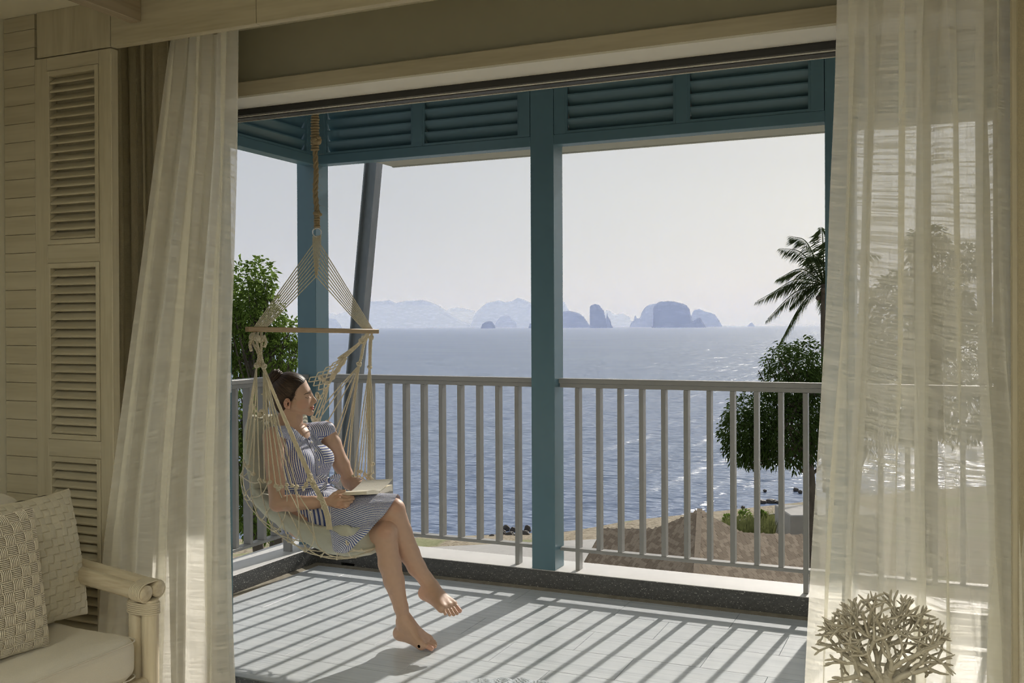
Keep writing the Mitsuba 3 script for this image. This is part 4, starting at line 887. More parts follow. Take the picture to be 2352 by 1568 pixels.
# right leg, crossed over the left
hR_, kR = SW(.0, .085, .53), pd(903, 1171, 4.40)
B.chain([hR_, hR_ * .5 + kR * .5 + UP * .012, hR_ * .15 + kR * .85, kR], [.085, .072, .057, .052], .03)
B.chain([kR, pd(920, 1222, 4.435), pd(940, 1270, 4.455), pd(957, 1302, 4.465), pd(979, 1331, 4.47), pd(988, 1347, 4.468)], [.052, .0500, .0455, .0400, .0325, .0295], .012)
def foot(heel, ank, ball_in, ball_out, toes, rt, k=.010):
    B.bone(ank, heel, .030, .027, .014)
    for q, t in ((ball_in, .0), (ball_in * .5 + ball_out * .5, .5), (ball_out, 1)):
        B.bone(heel, q, .0255, .0175, .018); B.bone(ank, q, .0285, .0165 - .002 * t, .022)
    for (a, b, c), r in zip(toes, rt): B.chain([a, b, c], [r * 1.12, r * .92, r * .95], .0045)
def toes(bi, bo, tips, rts):
    out = []
    for i, t in enumerate(tips):
        a = bi + (bo - bi) * i / 4.0; m = a * .45 + t * .55 + UP * .004; out.append((a, m, t))
    return out
RT = (.0115, .0088, .0083, .0078, .0075)
B.g = 'a'; B.chain([pd(895, 1294, 4.374), pd(905, 1334, 4.378), pd(921, 1394, 4.385), pd(929, 1427, 4.39)], [.0495, .0445, .0305, .0285], .012)
bi, bo = pd(968, 1481, 4.335), pd(984, 1468, 4.405)
foot(pd(920, 1453.5, 4.41), pd(930, 1428, 4.39), bi, bo, toes(bi, bo, [pd(991, 1489, 4.318), pd(999, 1484.5, 4.345), pd(1000.5, 1480.5, 4.365), pd(1000, 1477, 4.385), pd(998, 1473, 4.405)], RT), RT)
B.g = 'b'; B.chain([pd(940, 1270, 4.455), pd(957, 1302, 4.465), pd(979, 1331, 4.47), pd(988, 1347, 4.468)], [.0455, .0400, .0325, .0295], .012)
bi, bo = pd(1039, 1388, 4.395), pd(1015, 1396, 4.345)
foot(pd(977.5, 1361, 4.475), pd(989, 1348, 4.465), bi, bo, toes(bi, bo, [pd(1055.5, 1402, 4.375), pd(1049.5, 1408, 4.355), pd(1042, 1411, 4.34), pd(1033.5, 1411.5, 4.328), pd(1023, 1409.5, 4.318)], RT), RT)
# meshes: head, hands and feet finer than the rest, all one body
def bb(pts, m): pts = np.array(pts); return pts.min(0) - m, pts.max(0) + m
def sub(lo, hi, h, g): return nets(lambda ax: B.field(ax, g), lo, hi, h)
hl, hh = bb([H(x, y, c) for x in (620, 732) for y in (850, 970) for c in (-42, 42)], .004)
hl[2] = H(0, 968)[2]
head = settle(sub(hl, hh, .0021, 'mt'), 4)
hands = []
for w, kk, g_ in ((wR, KN, 'r'), (wL, KL, 'l')):
    lo, hi = bb([p for q in kk for p in q] + [w, w], .034); hands.append(settle(sub(lo, hi, .0021, g_), 3))
feet = []
for g_, pts in zip('ab', ([(918, 1455, 4.41), (930, 1426, 4.39), (1001, 1489, 4.32), (1000, 1470, 4.41)], [(973, 1362, 4.48), (989, 1350, 4.465), (1060, 1412, 4.31), (1057, 1390, 4.40)])):
    lo, hi = bb([pd(*q) for q in pts], .034); hi[2] += .05; feet.append(settle(sub(lo, hi, .0024, g_), 3))
lo = SW(-.35, 0, 0); allp = [sR, eR, wR, sL, eL, wL, kL, kR, hL, hR_, pd(929, 1427, 4.39), pd(988, 1347, 4.468), SW(-.3, 0, .5), SW(-.15, 0, .95), H(668, 950)]
lo, hi = bb(allp, .10); hi[2] = H(0, 960)[2]
main = settle(nets(lambda ax: np.minimum(np.minimum(B.field(ax, 'mtR'), B.field(ax, 'tL')), B.field(ax, 'tA')), lo, hi, .0045), 5)
fine = [head] + hands + feet
body = cat(main, *fine)
scene['m_skin'] = {'type': 'principled', 'base_color': {'type': 'mesh_attribute', 'name': 'vertex_color'}, 'roughness': .5, 'specular': .4, 'sheen': .15}
Vb = np.asarray(body.vertices); nz = meshkit.fbm(Vb * 60, octaves=3)[:, None] - .5
col = np.array([.53, .345, .25]) * (1 + .10 * nz)
def tint(col, c, rad, rgbv, ax=HA, amt=1.0):
    d = np.linalg.norm(((Vb - c) @ ax.T) / np.asarray(rad), axis=1); w = np.clip(1.35 - d, 0, 1)[:, None]; w = np.clip(w * 2.5, 0, 1) * amt; return col * (1 - w) + np.array(rgbv) * w
col = tint(col, H(717, 934.8), hr(6.5, 2.2, 8.6), (.42, .13, .11)); col = tint(col, H(716.5, 939.4), hr(6.5, 2.6, 7.4), (.44, .14, .12))
for c_ in (1, -1): col = tint(col, H(695, 926, c_ * 24), hr(13, 10, 12), (.56, .30, .22), amt=.5); col = tint(col, H(661, 923, c_ * 36), hr(9, 13, 6), (.58, .29, .21), amt=.5)
for q, rd in ((pd(884, 1218, 4.33), .03), (pd(911, 1160, 4.36), .03), (pd(782, 1160, 4.37), .018), (pd(640, 1165, 4.40), .02)): col = tint(col, q, (rd,) * 3, (.55, .30, .215), np.eye(3), .45)
for q in [pd(991, 1489, 4.318)] + [pd(1055.5, 1402, 4.375)]: col = tint(col, q, (.02,) * 3, (.62, .31, .24), np.eye(3), .5)
# ---------------------------------------------------------------- hair
wm = thing('person', 'barefoot young woman in striped blue and white dress reading in the hammock chair', 'person')
obj('body', body, 'm_skin', wm, smooth=True, color=np.clip(col, 0, 1), label='bare face, arms and legs, eyes closed')
def hair_fn(p, n, uv):
    g = noise(uv.x * 260, uv.y * 7, 0); return mix(mix((.020, .012, .008), (.062, .036, .021), g), (.16, .09, .045), smoothstep(.75, .95, noise(uv.x * 420, uv.y * 9, 4)) * .6)
scene['m_hair'] = {'type': 'twosided', 'bsdf': {'type': 'principled', 'roughness': .5, 'specular': .35, 'base_color': proc(hair_fn)}}
Hq = Blend(); Hq.ell(H(665.5, 892), hr(43.2, 38.6, 37.6), HA, .006); Hq.ell(H(653, 918), hr(25, 26, 28), HA, .02); Hq.bone(H(652, 935), H(655, 949), 17 * HS, 12 * HS, .015)
HLY = np.array([850, 861, 868, 876, 884, 892, 899, 911, 918, 924, 934, 944, 956.0]); HLX = np.array([722, 718, 712, 700, 690, 683, 679, 676.5, 671.5, 664, 657, 654, 652.0])
def hair_d(axs):
    P = np.stack(np.meshgrid(*axs, indexing='ij'), -1); d = Hq.field(axs); a = (P - HO) @ HF / HS + HCX; b = HCY - (P - HO) @ UP / HS; c = np.abs((P - HO) @ HR / HS)
    # hairline: forehead, temple, in front of the ear, behind the ear to the nape
    yy, xx = HLY, HLX
    line = np.interp(b, yy, xx) - np.clip((16 - c) / 16, 0, 1) * np.interp(b, [850, 862, 869, 880], [0, 0, 3, 16])
    cut = (a - line) * HS * .7
    w = meshkit.noise(np.stack([a * .05 + b * .02, c * .55 + b * .25, b * .04], -1)) - .5
    return np.maximum(d + w * .0022, cut)
hl2, hh2 = bb([H(x, y, c) for x in (616, 722) for y in (848, 964) for c in (-42, 42)], .004)
hair = settle(nets(hair_d, hl2, hh2, .0022), 3)
BC = H(636.5, 866.5)
Vh = np.asarray(hair.vertices) - BC; dist = np.linalg.norm(Vh, axis=1); ax1 = HF * .75 - UP * .66; t1 = Vh / dist[:, None]; ang = np.arctan2(t1 @ HR, t1 @ np.cross(HR, ax1))
obj('hair', hair, 'm_hair', wm, smooth=True, uv=np.stack([ang / 6.28, dist * 4], 1), label='brown hair drawn back')
bun, rgb_ = [], np.random.default_rng(31); bx1 = np.cross(HR, ax1); uvb = []
def add_strand(P, r, k=6):
    m = tube(P, r, k); bun.append(m); n = len(m.vertices); uvb.append(np.stack([np.tile(np.linspace(rgb_.random(), rgb_.random() + .05, k), n // k + 1)[:n], np.repeat(np.linspace(0, 1, n // k + 1), k)[:n]], 1))
core = trimesh.creation.icosphere(3, 14 * HS); core.apply_translation(BC); bun.append(core); uvb.append(np.stack([np.arctan2((core.vertices - BC) @ HR, (core.vertices - BC) @ bx1) / 6.28, np.linalg.norm(core.vertices - BC, axis=1) * 20], 1))
for i in range(46):
    t = np.linspace(0, 1, 26); a = rgb_.random() * 6.28 + t * rgb_.uniform(3.0, 5.5); lat = rgb_.uniform(-1, 1) + .35 * np.sin(t * 3 + i); ra = (16.0 + rgb_.normal(0, 1.4)) * HS * np.sqrt(np.clip(1 - (lat * .55) ** 2, .2, 1))
    P = BC + (np.cos(a) * ra)[:, None] * bx1 + (np.sin(a) * ra)[:, None] * HR + (lat * 12 * HS)[:, None] * ax1; add_strand(P, (1.9 * HS) * (.5 + .5 * np.sin(np.pi * t)) + .0006)
for i in range(16):
    a0 = rgb_.random() * 6.28; P0 = BC + (np.cos(a0) * bx1 + np.sin(a0) * HR) * 14 * HS; d0 = (np.cos(a0) * bx1 + np.sin(a0) * HR) + rgb_.normal(0, .5, 3) - ax1 * .3
    add_strand(spline([P0, P0 + d0 * 4 * HS, P0 + d0 * 8 * HS + UP * rgb_.normal(0, 3) * HS], 8), np.linspace(.0007, .0003, 8), 4)
obj('hair_bun', cat(*bun), 'm_hair', wm, smooth=True, uv=np.vstack(uvb), label='loose bun of brown hair')
wisps = []
_hv = np.vstack([head.vertices, hair.vertices]); _hx, _hy, _hc = (_hv - HO) @ HF / HS + HCX, HCY - (_hv - HO) @ UP / HS, (_hv - HO) @ HR / HS
def surf_c(x, y, sg=1):
    m = (np.hypot(_hx - x, _hy - y) < 1.8) & (_hc * sg > 0)
    return (_hc[m] * sg).max() if m.any() else 20.0
for i in range(110):      # fine hairs at the hairline, combed back
    y0 = rgb_.uniform(872, 920); x0 = np.interp(y0, HLY, HLX) + rgb_.uniform(-1, 4.5); cc = surf_c(x0, y0); P = []
    for t in np.linspace(0, 1, 7):
        x, y = x0 - (4 + 6 * ((i * .37) % 1)) * t, y0 - 3 * t; P.append(H(x, y, surf_c(x, y) + .5 * math.sin(np.pi * t) - .1))
    wisps.append(tube(np.array(P), np.linspace(.00022, .0004, 7), 3, cap=False))
for i in range(16):      # a loose lock before the ear and at the nape
    x0, y0 = (677 + rgb_.normal(0, 1.2), 905 + rgb_.normal(0, 2)) if i < 9 else (654 + rgb_.normal(0, 2), 944 + rgb_.normal(0, 2)); q = rgb_.normal(0, 1, 2)
    P = [H(x0 + (3.5 * math.sin(t * 2.6) + q[0] * t) * (1 if i < 9 else -.8), y0 + 12 * t * (1 + .15 * q[1]), (30 if i < 9 else 17) - 2 * t + .6 * math.sin(4 * t)) for t in np.linspace(0, 1, 10)]
    wisps.append(tube(np.array(P), np.linspace(.00045, .0002, 10), 3, cap=False))
mat('m_lash', base_color=rgb(.035, .02, .014), roughness=.6)
obj('hair_wisps', cat(*wisps), 'm_lash', wm, smooth=True, kind='stuff')
for c_ in (1, -1):
    P = [H(x, y, c_ * (surf_c(x, y, c_) - .1)) for x, y in spline([(698.5, 905.6), (702.5, 902.9), (707.5, 901.4), (712, 901.6)], 12)]; obj('eyebrow', tube(spline(P, 16), np.interp(np.linspace(0, 1, 16), [0, .5, 1], [.0005, .0017, .0012]), 6), 'm_lash', wm, smooth=True)
    P = [H(x, y, c_ * (surf_c(x, y, c_) - .05)) for x, y in spline([(701.5, 911.0), (704.5, 912.4), (707.5, 912.8), (709.8, 911.9)], 10)]; obj('eyelashes', tube(spline(P, 14), np.full(14, .0008), 5), 'm_lash', wm, smooth=True)
# ---------------------------------------------------------------- the dress
def stripe(p, n, uv):
    t = uv.x / .0088; f = dr.abs(t - dr.floor(t) - .5) * 2
    a = smoothstep(.46, .58, f); w = noise(uv.x * 1500, uv.y * 1500)
    return mix(mix((.70, .70, .72), (.76, .76, .77), w), mix((.055, .085, .27), (.085, .12, .33), w), a)
scene['m_stripe'] = {'type': 'twosided', 'bsdf': {'type': 'principled', 'roughness': .8, 'sheen': .3, 'base_color': proc(stripe)}}
mat('m_button', base_color=rgb(.72, .70, .64), roughness=.3)
HD = Blend()
for h_, k_ in ((hR_, kR), (hL, kL)): HD.bone(SW(-.03, 0, .56), h_, .105, .106, .03); HD.bone(h_, h_ * .62 + k_ * .38, .106, .090, .03)
def fru(P): Q = np.asarray(P) - O0; return Q @ FS, Q @ RS, Q @ UP
S2 = Blend()
for c_ in (1, -1):
    e = sR if c_ == 1 else sL; S2.bone(SW(-.138, c_ * .06, .914), e - RS * c_ * .010 - UP * .004, .044, .0505, .03)
def bodice_d(ax):
    X = np.stack(np.meshgrid(*ax, indexing='ij'), -1); f, r, u = fru(X)
    d = np.minimum(B.field(ax, 't') - .0085, S2.field(ax) - .0035)
    q = HD.field(ax) - .002; h = np.clip(.5 + .5 * (d - q) / .03, 0, 1); d = d * (1 - h) + q * h - .03 * h * (1 - h)
    w = meshkit.fbm(np.stack([f * 16 + u * 5, r * 16 + u * 3, u * 5], -1), octaves=3) - .5; v = meshkit.noise(np.stack([f * 40, r * 40, u * 12], -1)) - .5
    d = d - .010 * w * np.clip((.93 - u) * 8, 0, 1) - .003 * v
    d = d - .010 * np.exp(-((u - .645) / .03) ** 2) + .004 * np.exp(-((u - .69) / .018) ** 2)
    d = np.maximum(d, .478 - u)
    neck = np.sqrt((f + .135 - (u - .93) * .15) ** 2 + r ** 2) - .054; d = np.maximum(d, -np.maximum(neck, .915 - u))
    vee = np.maximum(np.abs(r) - np.clip((u - .885) * .75, 0, 1), -f - .115); d = np.where(u > .885, np.maximum(d, -np.maximum(vee, -(f + .12))), d)
    for e, g in ((sR, eR), (sL, eL)):       # armholes: open below the shoulder cap
        t = (g - e) / np.linalg.norm(g - e); h = (X - e) @ t; q = np.linalg.norm(X - e - h[..., None] * t, axis=-1); d = np.where(((q < .060) | (np.abs(r) > .150)) & (np.abs(r) > .09) & (h > 0), np.maximum(d, h - .016 - .008 * np.sin(f * 90)), d)
    return d
lo, hi = bb([SW(f, r, u) for f in (-.24, .30) for r in (-.24, .24) for u in (.44, .97)], .0)
bod = settle(nets(bodice_d, lo, hi, .0036), 3)
comps = bod.split(only_watertight=False) if False else [bod]
f, r, u = fru(bod.vertices); ang = np.arctan2(r, f + .105 - (u - .8) * -.25); uvx = np.unwrap(ang) if False else ang * .118
uvx = np.where(u > .9, r * 1.0, uvx); uvb_ = np.stack([uvx + .02 * (u - .8) * np.sign(r), u], 1)
dk = obj('dress_bodice', bod, 'm_stripe', wm, smooth=True, uv=uvb_, label='blue and white striped sleeveless shirt dress, upper part')
def patch(sel, off, uvf, name, label=None, parent=None):
    """A second layer lying on the bodice where sel holds."""
    f, r, u = fru(bod.triangles_center); m = sel(f, r, u, bod.face_normals); s_ = bod.submesh([np.flatnonzero(m)], append=True, repair=False)
    V = np.asarray(s_.vertices); N = trimesh.Trimesh(V, s_.faces, process=False).vertex_normals; V2 = V + N * off; q = trimesh.Trimesh(V2, s_.faces, process=False)
    ff, rr, uu = fru(V2); return obj(name, q, 'm_stripe', parent or wm, smooth=True, uv=uvf(ff, rr, uu), label=label)
sash_u = lambda f, r: .684 + .10 * (f + .05)
patch(lambda f, r, u, n: np.abs(u - sash_u(f, r)) < .017, .0055, lambda f, r, u: np.stack([u - .10 * f, f], 1), 'sash', 'striped sash tied at the waist')
patch(lambda f, r, u, n: (np.abs(r) < .0135) & (f > -.12) & (u > .70) & (u < .90), .003, lambda f, r, u: np.stack([r + .0044, u], 1), 'placket', parent=dk)
patch(lambda f, r, u, n: (r < -.03) & (r > -.115) & (f > -.12) & (u > .782) & (u < .862), .0028, lambda f, r, u: np.stack([u * .8, r], 1), 'chest_pocket', 'breast pocket with stripes running across', parent=dk)
vf, vr, vu = fru(bod.vertices)
for z in (.885, .845, .805, .765, .725):
    m = (np.abs(vr) < .008) & (np.abs(vu - z) < .006) & (vf > -.13)
    if not m.any(): continue
    i = np.flatnonzero(m)[np.argmax(vf[m])]; b = trimesh.creation.cylinder(.0052, .003, sections=14); nrm = bod.vertex_normals[i]; y = np.cross(nrm, RS); y /= np.linalg.norm(y)
    b.apply_transform(rig(bod.vertices[i] + nrm * .0048, np.cross(y, nrm), y, nrm)); obj('button', b, 'm_button', dk)
# collar: two leaves folded down from a band round the neck
def leaf_sheet(rows, name, uvscale=1.0, parent=None, thick=.0022, n=(26, 16), fold=0.0, label=None, uvdir=0):
    C = np.array(rows, float); S_ = np.array([spline(C[i], n[1]) for i in range(len(C))]); S_ = np.array([spline(S_[:, j], n[0]) for j in range(n[1])]).transpose(1, 0, 2)
    g, uv = grid(S_); L = np.linalg.norm(np.diff(S_, axis=0), axis=2).sum(0).mean(), np.linalg.norm(np.diff(S_, axis=1), axis=2).sum(1).mean()
    if fold: g.vertices += g.vertex_normals * (meshkit.fbm(np.asarray(g.vertices) * np.array([22, 22, 10]), octaves=3)[:, None] - .5) * fold
    t = np.asarray(g.vertices) - g.vertex_normals * thick; m = trimesh.Trimesh(np.vstack([g.vertices, t]), np.vstack([g.faces, g.faces[:, ::-1] + len(t)]), process=False)
    uv2 = np.stack([uv[:, 1 - uvdir] * L[1 - uvdir], uv[:, uvdir] * L[uvdir]], 1) * uvscale; return obj(name, m, 'm_stripe', parent or wm, smooth=True, uv=np.vstack([uv2, uv2]), label=label)
for c_ in (1, -1):
    a = np.linspace(0, 1, 5); ins, mid, out = [], [], []
    for t in a:        # from the back of the neck round to the V
        th = math.pi - t * 2.55; rad = .058 + .004 * t; f0 = -.133 + rad * math.cos(th); r0 = c_ * rad * math.sin(th); uz = .955 - .052 * t ** 1.6
        ins.append(SW(f0, r0, uz)); mid.append(SW(f0 + .006 * math.cos(th), r0 * 1.10, uz + .012 - .004 * t)); w = .034 + .016 * t ** 2
        out.append(SW(f0 + (.022 + .004 * t) * math.cos(th) + .012 * t ** 3, r0 * (1.42 + .10 * t) + c_ * .004 * t, uz - w + .008))
    leaf_sheet([ins, mid, [(p + q) / 2 + UP * .004 for p, q in zip(mid, out)], out], 'collar', parent=dk, uvdir=0, n=(14, 26))
# bow
def ribbon(path, wdir, w0, w1, name, label=None):
    P = spline(path, 30); wd = np.asarray(wdir, float); ww = np.interp(np.linspace(0, 1, 30), [0, .5, 1], [w0, w1, w0] if name == 'bow_loop' else [w0, (w0 + w1) / 2, w1])
    rows = np.stack([P - wd * ww[:, None] / 2 + 0, P + wd * 0 + np.cross(wd, np.gradient(P, axis=0) / np.linalg.norm(np.gradient(P, axis=0), axis=1, keepdims=True)) * .004, P + wd * ww[:, None] / 2], 1)
    C = np.array([spline(q, 9) for q in rows]); g, uv = grid(C); t = np.asarray(g.vertices) - g.vertex_normals * .0016
    m = trimesh.Trimesh(np.vstack([g.vertices, t]), np.vstack([g.faces, g.faces[:, ::-1] + len(t)]), process=False); L = np.linalg.norm(np.diff(P, axis=0), axis=1).sum()
    uv2 = np.stack([uv[:, 0] * L * .85 + uv[:, 1] * .012, uv[:, 1]], 1); return obj(name, m, 'm_stripe', wm, smooth=True, uv=np.vstack([uv2, uv2]), label=label)
K0 = pd(752, 1102, 4.415)
wv = UP * .85 + FS * .5; wv /= np.linalg.norm(wv)
ribbon([K0, pd(744, 1096, 4.40), pd(731, 1095, 4.40), pd(727, 1101, 4.41), pd(738, 1104, 4.42), K0], wv, .010, .030, 'bow_loop')
ribbon([K0, pd(762, 1096, 4.40), pd(774, 1095, 4.41), pd(780, 1102, 4.43), pd(768, 1105, 4.43), K0], wv, .010, .036, 'bow_loop')
ribbon([K0, pd(749, 1108, 4.405), pd(744, 1116, 4.40), pd(742, 1126, 4.39)], RIGHT * .9 + UP * .3, .010, .034, 'bow_tail')
ribbon([K0, pd(762, 1108, 4.41), pd(773, 1114, 4.41), pd(784, 1122, 4.41)], UP * .8 - RIGHT * .4, .010, .038, 'bow_tail')
kn = trimesh.creation.icosphere(3, .0115); kn.vertices *= [1, 1, 1.25]; kn.vertices += kn.vertex_normals * (meshkit.noise(np.asarray(kn.vertices) * 180)[:, None] - .5) * .003; kn.apply_translation(K0 - FH * .006)
obj('bow_knot', kn, 'm_stripe', wm, smooth=True, uv=np.asarray(kn.vertices)[:, [0, 2]], label='striped bow')
# skirt: cloth over both thighs, from the far side across the lap to the diagonal hem on the near side
CT = [[(750, 1215, 4.80), (748, 1150, 4.76), (744, 1130, 4.64), (741, 1126, 4.52), (745, 1148, 4.43), (752, 1190, 4.345), (759, 1226, 4.285), (764, 1263, 4.255)],
      [(800, 1215, 4.74), (797, 1152, 4.70), (790, 1136, 4.59), (786, 1133.5, 4.49), (787, 1158, 4.395), (782, 1200, 4.315), (776, 1236, 4.26), (773, 1268, 4.242)],
      [(860, 1205, 4.64), (856, 1150, 4.61), (848, 1135, 4.53), (845, 1133.5, 4.455), (843, 1162, 4.365), (830, 1203, 4.325), (810, 1234, 4.26), (788, 1270, 4.235)],
      [(922, 1185, 4.53), (921, 1150, 4.50), (916, 1136, 4.45), (911, 1136.5, 4.398), (900, 1157, 4.335), (873, 1192, 4.315), (838, 1230, 4.275), (799, 1268.5, 4.238)]]
CT = np.array([[pd(*q) for q in row] for row in CT])
ns, nt = 70, 150
S_ = np.array([spline(CT[i], nt) for i in range(4)]); S_ = np.array([spline(S_[:, j], ns) for j in range(nt)]).transpose(1, 0, 2)
sv, tv = np.meshgrid(np.linspace(0, 1, ns), np.linspace(0, 1, nt), indexing='ij')
g, uv = grid(S_); N = g.vertex_normals
if N[(ns // 2) * nt + int(nt * .45)] @ UP < 0: g.invert(); N = g.vertex_normals
fold = .0075 * np.sin(tv * 30 + 5 * sv + 2 * np.sin(sv * 4)) * np.clip((tv - .55) * 3, 0, 1) * sv + .012 * (meshkit.fbm(np.stack([sv * 2.5, tv * 9, sv * 0], -1), octaves=3) - .5)
g.vertices = np.asarray(g.vertices) + N * fold.ravel()[:, None]
t = np.asarray(g.vertices) - N * .0016
acc = np.r_[0, np.cumsum(np.linalg.norm(np.diff(S_[int(ns * .55)], axis=0), axis=1))]; tt = acc[None, :] * (np.ones(ns)[:, None]) * (1 + .10 * (1 - sv))
sw = .115 + .03 * (tv - .6); side = (sv < sw) & (tv > .5); wdt = .20 * sv
uvs = np.stack([np.where(side, wdt * 1.1, tt + .012 * np.sin(sv * 5)).ravel(), sv.ravel()], 1)
mm = trimesh.Trimesh(np.vstack([g.vertices, t]), np.vstack([g.faces, g.faces[:, ::-1] + len(t)]), process=False)
obj('dress_skirt', mm, 'm_stripe', wm, smooth=True, uv=np.vstack([uvs, uvs]), label='striped skirt of the dress falling over the crossed knees')
# the book
mat('m_paper', roughness=.9, base_color=proc(lambda p, n, uv: mix((.66, .62, .50), (.74, .70, .60), noise(p.x * 90, p.y * 90, p.z * 2600))))
mat('m_page', roughness=.9, base_color=proc(lambda p, n, uv: mix((.74, .72, .65), (.60, .58, .53), .55 * smoothstep(.45, .6, noise(uv.x * 38, 1, 1) ) * smoothstep(.55, .65, noise(uv.x * 38.0, uv.y * 60, 3)))))
bk = thing('book', 'open pale paperback book held on her lap', 'book')
Kc = pd(842, 1135.5, 4.362); bf = pd(770, 1138.5, 4.432) - Kc; bl = np.linalg.norm(bf); bf /= bl; br_ = pd(876, 1133.5, 4.455) - Kc; bw = np.linalg.norm(br_); br_ -= bf * (br_ @ bf); br_ /= np.linalg.norm(br_); bu = np.cross(br_, bf); bu = bu if bu[2] > 0 else -bu
def bkp(a, b, c): return Kc + bf * a + br_ * b + bu * c
def block(sgn, name, lift):
    n, m = 26, 12; A = np.linspace(0, bl, m); Bq = np.linspace(0, 1, n)
    b = (Bq * bw * .98) if sgn < 0 else bw + Bq * bw * .98
    top = (.0145 + .006 * np.sin(np.pi * Bq) - .004 * Bq) if sgn < 0 else (.0105 + .008 * np.sin(np.pi * Bq) + lift * Bq ** 1.6); bot = np.zeros(n) if sgn < 0 else (lift * .55 * Bq ** 1.6)
    ring = np.concatenate([np.stack([b, top], 1), np.stack([b, bot], 1)[::-1]]); V = np.array([[bkp(a, q[0], q[1]) for q in ring] for a in A]); k = len(ring)
    i, j = np.meshgrid(np.arange(m - 1), np.arange(k), indexing='ij'); j2 = (j + 1) % k; qd = np.stack([i * k + j, i * k + j2, (i + 1) * k + j2, (i + 1) * k + j], -1).reshape(-1, 4)
    F = [qd[:, [0, 1, 2]], qd[:, [0, 2, 3]]]
    for e in (0, m - 1):
        o = e * k; w = np.array([[o + x, o + x + 1, o + k - 2 - x] for x in range(n - 1)] + [[o + x, o + k - 2 - x, o + k - 1 - x] for x in range(n - 1)]); F.append(w if e else w[:, ::-1])
    mesh = trimesh.Trimesh(V.reshape(-1, 3), np.vstack(F), process=False); trimesh.repair.fix_normals(mesh); return obj(name, mesh, 'm_paper', bk, smooth=30)
block(-1, 'page_block', 0); block(1, 'page_block', .028)
n, m = 30, 8; Bq, A = np.meshgrid(np.linspace(0, 1, n), np.linspace(0, bl, m), indexing='ij')
b = bw + Bq * bw * 1.02; c_ = .0125 + .010 * np.sin(np.pi * Bq) + .052 * Bq ** 2.2
g, uv = grid(np.stack([bkp(a, q, h) for a, q, h in zip(A.ravel(), b.ravel(), c_.ravel())]).reshape(n, m, 3)); obj('loose_page', g, 'm_page', bk, smooth=True, uv=uv)
cv = [bkp(-.002, -.002, -.0015), bkp(bl + .002, -.002, -.0015)]; g, uv = grid(np.array([[bkp(a, q, -.0022 + (.028 * .55 * max(0, (q - bw) / bw) ** 1.6)) for a in (-.002, bl + .002)] for q in np.linspace(-.002, 2 * bw + .002, 24)])); obj('cover', g, 'm_white', bk, smooth=True)
# ---------------------------------------------------------------- hammock chair
mat('m_cord', roughness=.85, base_color=proc(lambda p, n, uv: mix((.60, .54, .40), (.72, .66, .51), noise(p.x * 420 + p.z * 300, p.y * 420, p.z * 420))))
mat('m_jute', roughness=.9, base_color=proc(lambda p, n, uv: mix((.27, .20, .11), (.44, .345, .20), noise(p.x * 500, p.y * 500, p.z * 500))))
mat('m_bar', roughness=.5, base_color=proc(lambda p, n, uv: mix((.36, .25, .13), (.48, .35, .20), fbm(p.x * 9 + p.y * 9, p.z * 260, p.y * 30, 3))))
mat('m_sage', roughness=.85, sheen=.3, base_color=proc(lambda p, n, uv: mix((.46, .465, .38), (.52, .52, .43), noise(p.x * 700, p.y * 700, p.z * 700))))
mat('m_ring', metallic=1.0, roughness=.2, base_color=rgb(.75, .75, .75))
hm = thing('hammock_chair', 'cream cotton net hammock chair with sage cushions hanging from a jute rope', 'hammock chair')
rk = np.random.default_rng(17)
def twisted(P, r, strands=3, pitch=.035, k=5, n=None, mat_='m_cord'):
    """A laid rope: strands twisted round the path."""
    P = np.asarray(P, float); L = np.r_[0, np.cumsum(np.linalg.norm(np.diff(P, axis=0), axis=1))]; n = n or max(8, int(L[-1] / pitch * 9)); s = np.linspace(0, L[-1], n)
    Q = np.stack([np.interp(s, L, P[:, i]) for i in range(3)], 1); t, N, Bn = frames(Q); out = []
    for j in range(strands):
        a = 2 * np.pi * (s / pitch + j / strands); out.append(tube(Q + r * .52 * (np.cos(a)[:, None] * N + np.sin(a)[:, None] * Bn), r * .56, k))
    return cat(*out)
def rope_obj(name, P, r, pitch=.02, mat_='m_cord', parent=None, **k): return obj(name, twisted(P, r, 3, pitch, 5), mat_, parent or hm, smooth=True, **k)
RD = 4.617
def rp(x, y, d=RD): return at(x, y, D=d)
# jute rope
rt = rp(723.5, 248); top = rt.copy(); top[2] = 3.061
jr = rope_obj('hanging_rope', spline([top, rt, rp(724, 330), rp(724, 345), rp(726, 400), rp(724.5, 440), rp(727.5, 480), rp(728, 505), rp(727.5, 522)], 90), .0125, .085, 'm_jute', label='rough brown jute rope')
def coil(x0, y0, x1, y1, turns, r, rt_, jit=.0015):
    n = int(turns * 16); s = np.linspace(0, 1, n); a = 2 * np.pi * turns * s; c = np.array([rp(x0 + (x1 - x0) * q, y0 + (y1 - y0) * q) for q in s]); rr = r * (1 + .10 * np.sin(a * .37) + .06 * rk.normal(0, 1, n).cumsum() / n ** .5)
    return tube(c + (np.cos(a) * rr)[:, None] * RH + (np.sin(a) * rr)[:, None] * FH + (np.sin(a + 1) * .004)[:, None] * UP, rt_, 6)
obj('rope_wrap', coil(723.5, 238, 723.5, 345, 17, .0155, .0058), 'm_jute', jr, smooth=True); obj('rope_wrap', coil(728, 487, 728, 524, 6.5, .0115, .0048), 'm_jute', jr, smooth=True)
def knot(c, r, n=3, m='m_cord', parent=None, name='knot'):
    out = []
    for i in range(n):
        a = np.linspace(0, 2 * np.pi, 18); u, v = rk.normal(0, 1, 3), rk.normal(0, 1, 3); u /= np.linalg.norm(u); v -= u * (u @ v); v /= np.linalg.norm(v)
        out.append(tube(c + r * (np.cos(a)[:, None] * u + np.sin(a)[:, None] * v) + rk.normal(0, r * .15, 3), r * .55, 6))
    return cat(*out)
